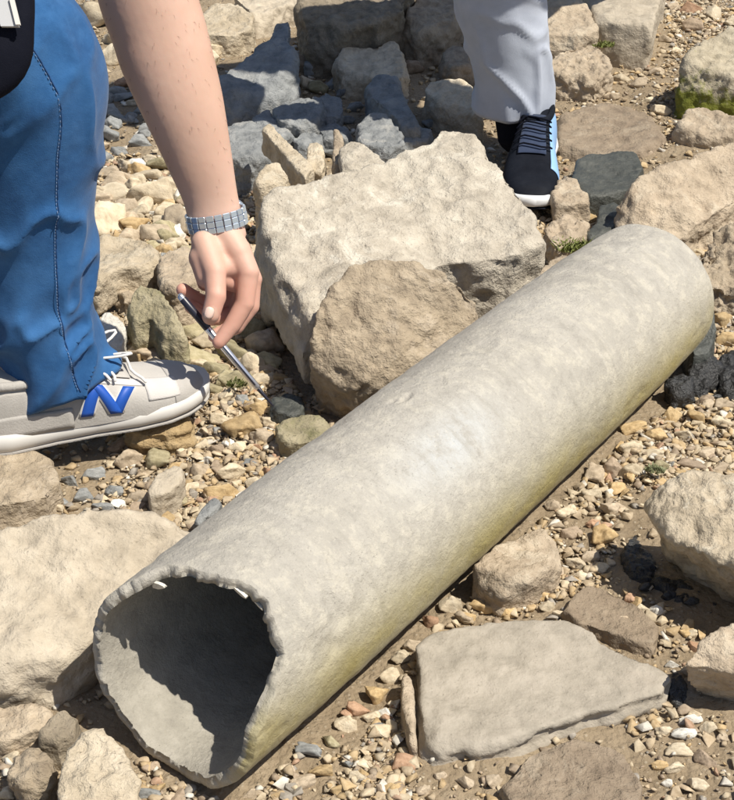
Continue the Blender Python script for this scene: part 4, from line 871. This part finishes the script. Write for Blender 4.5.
# palm and back of the hand
K = {'i': J(248,272,1.752), 'm': J(251,279,1.771), 'r': J(246,285,1.790), 'p': J(238,287,1.806)}
mb.chain([J(225,232,1.762), J(239,252,1.754), K['i']], [.020, .0165, .0145])
mb.chain([J(225,232,1.770), J(240,256,1.768), K['m']], [.020, .0165, .0145])
mb.chain([J(218,232,1.776), J(230,260,1.785), K['r']], [.018, .016, .0135])
mb.chain([J(212,234,1.782), J(222,262,1.797), K['p']], [.017, .015, .0125])
mb.chain([J(208,236,1.762), J(203,258,1.755), J(208,276,1.750)], [.0175, .0185, .0165])         # ball of the thumb
mb.chain([J(216,250,1.775), J(224,276,1.782)], [.02, .016]); mb.chain([J(204,262,1.775), J(206,282,1.785)], [.016, .012])
mb.capsule(J(216,264,1.752), J(238,268,1.758), .0165, .0145); mb.capsule(J(222,278,1.760), J(238,284,1.768), .0135, .0125); mb.capsule(J(214,248,1.758), J(238,256,1.764), .019, .017)
# fingers
mb.chain([K['i'], J(245,303,1.755), J(233,324,1.757), J(219,342,1.757)], [.0140, .0126, .0112, .0090])
mb.chain([K['m'], J(250,306,1.776), J(236,326,1.776), J(215,336,1.769)], [.0140, .0126, .0112, .0090])
mb.chain([K['r'], J(236,316,1.797), J(208,318,1.790), J(191,307,1.772)], [.0130, .0118, .0106, .0088])
mb.chain([K['p'], J(220,308,1.806), J(197,300,1.792), J(183,290,1.770)], [.0120, .0110, .0100, .0092])
# thumb
mb.chain([J(205,244,1.752), J(215,272,1.738), J(216,297,1.733), J(210,317,1.735)], [.0180, .0150, .0130, .0100])
mb.capsule(J(216,296,1.731), J(211,314,1.732), .0128, .0118)
hm = remesh(mb.mesh(), .0019); smooth_mesh(hm, 8)
v = get_v(hm); n = get_n(hm); v = v+n*(.00008*fbm(v*140, 3)+.0005*fbm(v*16+2, 1))[:, None]; set_v(hm, v)
# torso, neck, head, other arm, legs: coarse, under the clothes
mb = MB()
hip = np.array([-.86, 1.46, .74]); che = np.array([-.50, 1.44, 1.0])
mb.chain([hip, (hip+che)/2, che, che+np.array([.1,0,.04])], [.14, .13, .14, .10], 20); mb.capsule(shl, np.array([-.40,1.28,1.0]), .07, .07)
mb.chain([che+np.array([.1,0,.05]), np.array([-.28,1.44,1.09])], [.06, .055]); head(mb, (-.19,1.44,1.13), (.75,.05,-.66), (.66,0,.75))
mb.chain([(-.40,1.28,1.0), (-.52,1.10,.80), (-.62,1.17,.60)], [.055, .045, .03]); simple_hand(mb, (-.62,1.17,.60), (-.3,.2,-.9), (0,1,0))
mb.chain([hip+np.array([0,.08,0]), (-.374,1.6,.5), (-.40,1.60,.2), (-.425,1.578,.09), (-.435,1.570,.06)], [.09, .05, .042, .037, .034])
mb.chain([hip-np.array([0,.1,0]), (-.62,1.2,.5), (-.80,1.2,.2), (-.86,1.2,.06)], [.09, .05, .042, .036])
cm = remesh(mb.mesh(), .011); smooth_mesh(cm, 3)
body = part('body', join([hm, cm]), 'skin', p1)
v = get_v(body.data)
flush = np.zeros(len(v))
for q_, r_ in [(J(217,348,1.756), .022), (J(183,290,1.770), .02), (J(191,307,1.772), .02), (J(213,342,1.768), .02), (J(243,305,1.757), .016), (J(206,286,1.76), .018), (K['i'], .014), (J(210,316,1.735), .012), (J(196,272,1.76), .014)]:
    flush = np.maximum(flush, np.exp(-(np.linalg.norm(v-q_, axis=1)/r_)**2))
lowz = np.clip((.27-v[:, 2])/.06, 0, 1)*((v[:, 1] > 1.6) & (v[:, 0] > -.30)); flush = np.maximum(flush, .62*lowz)
ca = body.data.color_attributes.new('flush', 'FLOAT_COLOR', 'POINT'); ca.data.foreach_set('color', np.repeat(flush, 4).reshape(-1, 4).ravel())
# fine dark hairs on the forearm
hv = get_v(hm) if False else v; hn = get_n(body.data); pj = (hv-CAM); dd_ = pj@FW; hpx = 367+FPX*(pj@RX)/dd_; hpy = 400-FPX*(pj@UP)/dd_
cand = np.where((hpy > -20) & (hpy < 200) & (hpx > 90) & (hpx < 250) & (hv[:, 2] < .62) & (hv[:, 1] > 1.5))[0]; rh = np.random.RandomState(4); Vh = []; Fh = []
adn = wr-elb; adn /= np.linalg.norm(adn)
for k in rh.choice(cand, 260):
    q_ = hv[k]; n_ = hn[k]; t_ = adn*.8+rh.normal(size=3)*.35; t_ = t_-(t_@n_)*n_; t_ /= np.linalg.norm(t_); L_ = rh.uniform(.005, .010); w_ = np.cross(n_, t_)*.00007; o_ = len(Vh)
    Vh += [q_-w_-n_*.0003, q_+w_-n_*.0003, q_+n_*.0003+t_*L_*.05, q_+t_*L_*.55+n_*.0018-w_*.7, q_+t_*L_*.55+n_*.0018+w_*.7, q_+t_*L_+n_*.0014]
    Fh += [(o_, o_+1, o_+4, o_+3), (o_+1, o_+2, o_+4), (o_+2, o_, o_+3), (o_+2, o_+3, o_+4), (o_+3, o_+4, o_+5)]
plain('hair_fair', (.27,.165,.11), .6); tag(part('arm_hair', mesh_of(Vh, Fh), 'hair_fair', p1), kind='stuff')
# thumbnail
nc = J(209,313,1.7165); t_ = (J(210,317,1.735)-J(216,297,1.733)); t_ /= np.linalg.norm(t_); vw = CAM-nc; vw /= np.linalg.norm(vw); vw = vw-(vw@t_)*t_; vw /= np.linalg.norm(vw); sw = np.cross(t_, vw)
V = []; F = []
for i in range(7):
    for j in range(7):
        a_, c_ = (i-3)/3, (j-3)/3; w_ = .0062*sqrt(max(0, 1-.55*a_**4)); V.append(nc+t_*a_*.0075*sqrt(1-.25*c_*c_)+sw*c_*w_-vw*(.0030*c_*c_+.0012*a_*a_)+vw*.0006)
F = [(i*7+j, i*7+j+1, i*7+j+8, i*7+j+7) for i in range(6) for j in range(6)]
nl = part('thumbnail', mesh_of(V, F), 'nail', p1); sol = nl.modifiers.new('s', 'SOLIDIFY'); sol.thickness = .0012
# jeans
mb = MB()
leg = [(-.384,1.607,.100,.074,.070),(-.390,1.606,.13,.073,.070),(-.401,1.604,.21,.071,.070),(-.3935,1.602,.32,.076,.074),(-.382,1.6,.42,.082,.08),(-.378,1.598,.49,.089,.086),(-.43,1.59,.565,.098,.092),(-.56,1.56,.65,.105,.10),(-.74,1.52,.735,.125,.12),(-.86,1.48,.75,.15,.14)]
Gj = loft_grid(leg, (0, -1, 0), 230, 120, folds(3.0, .072, .040)); mb.add(Gj.reshape(-1, 3), grid_faces(230, 120, 0, False))
Gi = loft_grid([(a, b_, c_, d-.004, e-.004) for a, b_, c_, d, e in leg[:3]], (0, -1, 0), 12, 120); 
leg2 = [(-.86,1.2,.08,.07,.07),(-.80,1.2,.25,.072,.072),(-.62,1.2,.5,.088,.085),(-.72,1.3,.62,.1,.1),(-.86,1.42,.74,.14,.13)]
mb.loft(leg2, (0, -1, 0), 60, 40, folds(8.0)); mb.capsule(hip+np.array([-.03,.08,.0]), hip+np.array([-.03,-.08,0]), .15, .15, 24)
jm = mb.mesh()
jeans = part('jeans', jm, 'blue_denim', p1); sol = jeans.modifiers.new('s', 'SOLIDIFY'); sol.thickness = .002; sol.offset = -1
# side seam: a raised welt and its row of stitches, following the cloth
js = int(np.argmin([abs(proj(Gj[60, j])[0]-57)+(200 if proj(Gj[60, j])[2] > proj(Gj[60, 0])[2]+.06 else 0) for j in range(120)]))
sm_ = []
for i in range(2, 190):
    c_ = Gj[i].mean(0); q = Gj[i, js]; nn = (q-c_)/np.linalg.norm(q-c_); sm_.append((q, nn))
mb = MB(); mb.chain([q+nn*.0001 for q, nn in sm_[::3]], [.0009]*len(sm_[::3]), 6); sb = obj('seam', mb.mesh(), 'stitch_dark', jeans)
mb = MB()
for i in range(1, len(sm_)-1):
    q, nn = sm_[i]; t_ = sm_[i+1][0]-q; t_ /= np.linalg.norm(t_); s_ = np.cross(nn, t_)
    mb.capsule(q+nn*.0012-t_*.0010+s_*.0022, q+nn*.0012+t_*.0010+s_*.0022, .0005, .0005, 5)
tag(obj('stitching', mb.mesh(), 'stitch', jeans), kind='stuff')
# black jacket with a loose flap and a silver tag
mb = MB()
mb.loft([(-.98,1.46,.72,.15,.16),(-.86,1.46,.78,.17,.18),(-.68,1.45,.90,.16,.19),(-.50,1.44,1.01,.15,.20),(-.38,1.44,1.06,.11,.17),(-.30,1.44,1.09,.07,.08)], (0, 0, 1), 60, 48, folds(5.0, .04, .03, 9))
mb.loft([(*shl, .075, .075), (*((shl*.6+elb*.4)+np.array([0,0,.0])), .068, .066), (*(shl*.35+elb*.65), .066, .064)], (1, 0, 0), 24, 36, folds(2.0, .0, .03, 9))
mb.chain([(-.40,1.28,1.0), (-.52,1.10,.80), (-.60,1.155,.64)], [.072, .056, .042], 18)
fp = [(*C(-60,-230,1.50), .08, .05), (*C(-30,-100,1.47), .06, .04), (*C(-10,-20,1.455), .044, .026), (*C(-6,25,1.45), .040, .022), (*C(-8,58,1.45), .038, .020), (*C(-22,84,1.45), .026, .016), (*C(-30,94,1.45), .012, .008)]
mb.loft(fp, (1, 0, 0), 50, 36, folds(1.0, .0, .03, 6))
jk = part('jacket', mb.mesh(), 'black_cloth', p1)
mb = MB(); c_ = C(6, 10, 1.424); mb.box(c_, (RX, FW, (UP*.97-RX*.24)), (.0085, .003, .017)); t1 = obj('tag', mb.mesh(False), 'tag_silver', jk)
mb = MB(); c_ = C(15, 12, 1.420); mb.box(c_, (RX, FW, (UP*.97-RX*.24)), (.0022, .002, .013)); obj('zip_pull', mb.mesh(False), 'lace_white', jk)
# hair
mb = MB(); mb.capsule((-.215,1.44,1.175), (-.24,1.44,1.13), .088, .085, 20); hr = remesh(mb.mesh(), .008); v = get_v(hr); n = get_n(hr); set_v(hr, v+n*(.006*fbm(v*40, 3))[:, None]); part('hair', hr, 'hair_brown', p1)
# shoes
shoe(p1, P(-28,449,.036)[:2], P(206,394,.036)[:2], 1.0, .036, .036, -1, 'shoe_mesh', {'kind': 'runner'})
shoe(p1, (-.95,1.20), (-.66,1.22), .985, .0, .0, -1, 'shoe_mesh', {'kind': 'runner'})
# wrist watch: a ring of links and a case on the back of the wrist
watch = empty('wristwatch', (0, 0, 0)); watch.parent = p1; watch.matrix_parent_inverse = Matrix.Translation(-Vector(p1.location))
wc = CA(216.5, 219, 1.764); ad = CA(219,240,1.77)-CA(210,196,1.75); ad /= np.linalg.norm(ad); wx = RX-(RX@ad)*ad; wx = wx+UP*.09; wx = wx-(wx@ad)*ad; wx /= np.linalg.norm(wx); wy = np.cross(ad, wx)
NL = 22
for k in range(NL):
    a_ = 2*pi*k/NL; ra, rb = .0366, .0272; q = wc+wx*ra*cos(a_)+wy*rb*sin(a_); tg = -wx*ra*sin(a_)+wy*rb*cos(a_); L_ = np.linalg.norm(tg); tg /= L_; nn = np.cross(tg, ad)
    mb = MB()
    for o_, h_ in ((-.0076, .0035), (0, .0036), (.0076, .0035)):
        mb.box(q+ad*o_+nn*(.0004 if o_ == 0 else 0), (tg, nn, ad), (L_*pi/NL*.90, .0016, h_))
    me = mb.mesh(False); bm = bmesh.new(); bm.from_mesh(me); bmesh.ops.bevel(bm, geom=list(bm.edges), offset=.0006, segments=1, affect='EDGES'); bm.to_mesh(me); bm.free()
    obj('band_link', me, 'steel', watch)
mb = MB(); sgn = 1 if (wx@RX) > 0 else -1; ca_ = radians(-58); wn = wx*cos(ca_)/.0366+wy*sin(ca_)/.0272; wn /= np.linalg.norm(wn); cc = wc+wx*.0366*cos(ca_)+wy*.0272*sin(ca_)+wn*.0005; wt = np.cross(ad, wn); 
Vc = []; fr_ = (ad, wy, wx)
for h_, r_ in ((-.002, .0150), (.0045, .0165), (.0075, .0150), (.0080, .0125)):
    for j in range(28): a_ = 2*pi*j/28; Vc.append(cc+wn*h_+ad*cos(a_)*r_+wt*sin(a_)*r_)
mb = MB(); mb.add(Vc, grid_faces(4, 28)); obj('watch_case', mb.mesh(), 'steel', watch)

# the probe in the hand
pb = empty('probe', tuple(CA(262,393,1.772))); tag(pb, 'thin silver pen-like probe with a dark tip held in the hand', 'probe')
def pc(t): return CA(182+(273-182)*t, 298+(406-298)*t, 1.7475+.028*t)
def pseg(name, t0, t1, r0, r1, mat):
    mb = MB(); mb.chain([pc(t0), pc(t1)], [r0, r1], 16); o = obj(name, mb.mesh(), mat, pb); o.matrix_parent_inverse = Matrix.Translation(-Vector(pb.location)); return o
pseg('end_cap', -.01, .02, .0046, .0050, 'probe_silver'); pseg('grip', .02, .27, .0052, .0052, 'probe_dark'); pseg('barrel', .27, .82, .0048, .0044, 'probe_silver'); pseg('tip', .82, 1.0, .0034, .0010, 'probe_dark')
mb = MB(); u_ = CAM-pc(.5); u_ /= np.linalg.norm(u_); mb.chain([pc(.30)+u_*.0050, pc(.80)+u_*.0047], [.0009, .0009], 8); o = obj('stripe', mb.mesh(), 'probe_dark', pb); o.matrix_parent_inverse = Matrix.Translation(-Vector(pb.location))

# ------------------------------------------------------------------ the person in pale trousers behind the block
p2 = empty('person', (.28, 2.58, 0)); tag(p2, 'person in pale grey-blue trousers and black shoe standing behind the pale block', 'person')
mb = MB(); hp = np.array([.50, 2.82, .88]); ch2 = np.array([.41, 2.62, 1.26])
mb.chain([hp, ch2], [.13, .14], 20); mb.capsule((.20,2.58,1.32), (.55,2.56,1.32), .07, .07)
mb.chain([(.38,2.56,1.38), (.35,2.49,1.48)], [.06, .055]); head(mb, (.33,2.44,1.57), (-.25,-.8,-.5), (0,-.3,.9))
mb.chain([(.56,2.54,1.30), (.68,2.44,1.02), (.36,2.45,.64)], [.055, .045, .03]); simple_hand(mb, (.36,2.45,.64), (-.7,.1,-.4), (0,-1,0))
mb.chain([(.18,2.58,1.30), (.04,2.52,1.02), (.12,2.52,.66)], [.055, .045, .03]); simple_hand(mb, (.12,2.52,.66), (.5,.1,-.6), (0,-1,0))
mb.chain([hp-np.array([.1,0,0]), (.222,2.58,.5), (.262,2.62,.2), (.275,2.60,.06)], [.09, .05, .042, .034]); mb.chain([hp+np.array([.1,0,0]), (.66,3.25,.5), (.70,3.75,.22), (.70,3.86,.06)], [.09, .05, .042, .036])
bm2 = remesh(mb.mesh(), .010); smooth_mesh(bm2, 3); part('body', bm2, 'skin', p2)
mb = MB()
leg = [(.269,2.615,.085,.070,.070),(.266,2.613,.14,.071,.071),(.252,2.61,.22,.076,.075),(.232,2.605,.32,.083,.08),(.224,2.585,.46,.092,.09),(.27,2.66,.58,.10,.10),(.37,2.76,.76,.12,.12),(.46,2.81,.88,.14,.14)]
mb.loft(leg, (1, 0, 0), 150, 90, folds(14.0, .05, .02, 12, .2), caps=False)
mb.loft([(.70,3.85,.08,.07,.07),(.70,3.75,.24,.075,.075),(.66,3.25,.5,.09,.09),(.60,3.1,.7,.11,.11),(.54,2.84,.88,.14,.14)], (1, 0, 0), 50, 36, folds(9.0)); mb.capsule(hp-np.array([.07,0,0]), hp+np.array([.07,0,0]), .15, .15, 22)
jn = part('trousers', mb.mesh(), 'pale_denim', p2); sol = jn.modifiers.new('s', 'SOLIDIFY'); sol.thickness = .002; sol.offset = -1
mb = MB(); mb.loft([(.52,2.86,.82,.2,.15),(.48,2.76,.98,.21,.15),(.42,2.65,1.18,.22,.14),(.39,2.58,1.33,.20,.12),(.37,2.54,1.41,.10,.08)], (1, 0, 0), 50, 44, folds(4.0, .03, .02, 9))
mb.chain([(.56,2.54,1.30), (.68,2.44,1.02), (.44,2.45,.73)], [.078, .066, .05], 18); mb.chain([(.18,2.58,1.30), (.04,2.52,1.02), (.10,2.55,.76)], [.075, .062, .048], 18)
part('jacket', mb.mesh(), 'navy_cloth', p2)
mb = MB(); mb.chain([(.262,2.62,.2), (.268,2.61,.12), (.278,2.585,.05)], [.047, .043, .040], 18); part('sock', mb.mesh(), 'black_cloth', p2)
mb = MB(); mb.capsule((.34,2.47,1.62), (.35,2.51,1.57), .088, .085, 20); hr = remesh(mb.mesh(), .008); v = get_v(hr); n = get_n(hr); set_v(hr, v+n*(.006*fbm(v*40, 3))[:, None]); part('hair', hr, 'hair_brown', p2)
shoe(p2, P(538,149,0)[:2], P(529,218,0)[:2], 1.0, .004, .0, 1, 'shoe_black', {'sole': 'sole_bright', 'outsole': 'shoe_black', 'collar': 'shoe_black'})
shoe(p2, (.70,3.92), (.72,3.62+.0), 1.0, .0, .0, 1, 'shoe_black', {'sole': 'sole_bright', 'outsole': 'shoe_black', 'collar': 'shoe_black'})
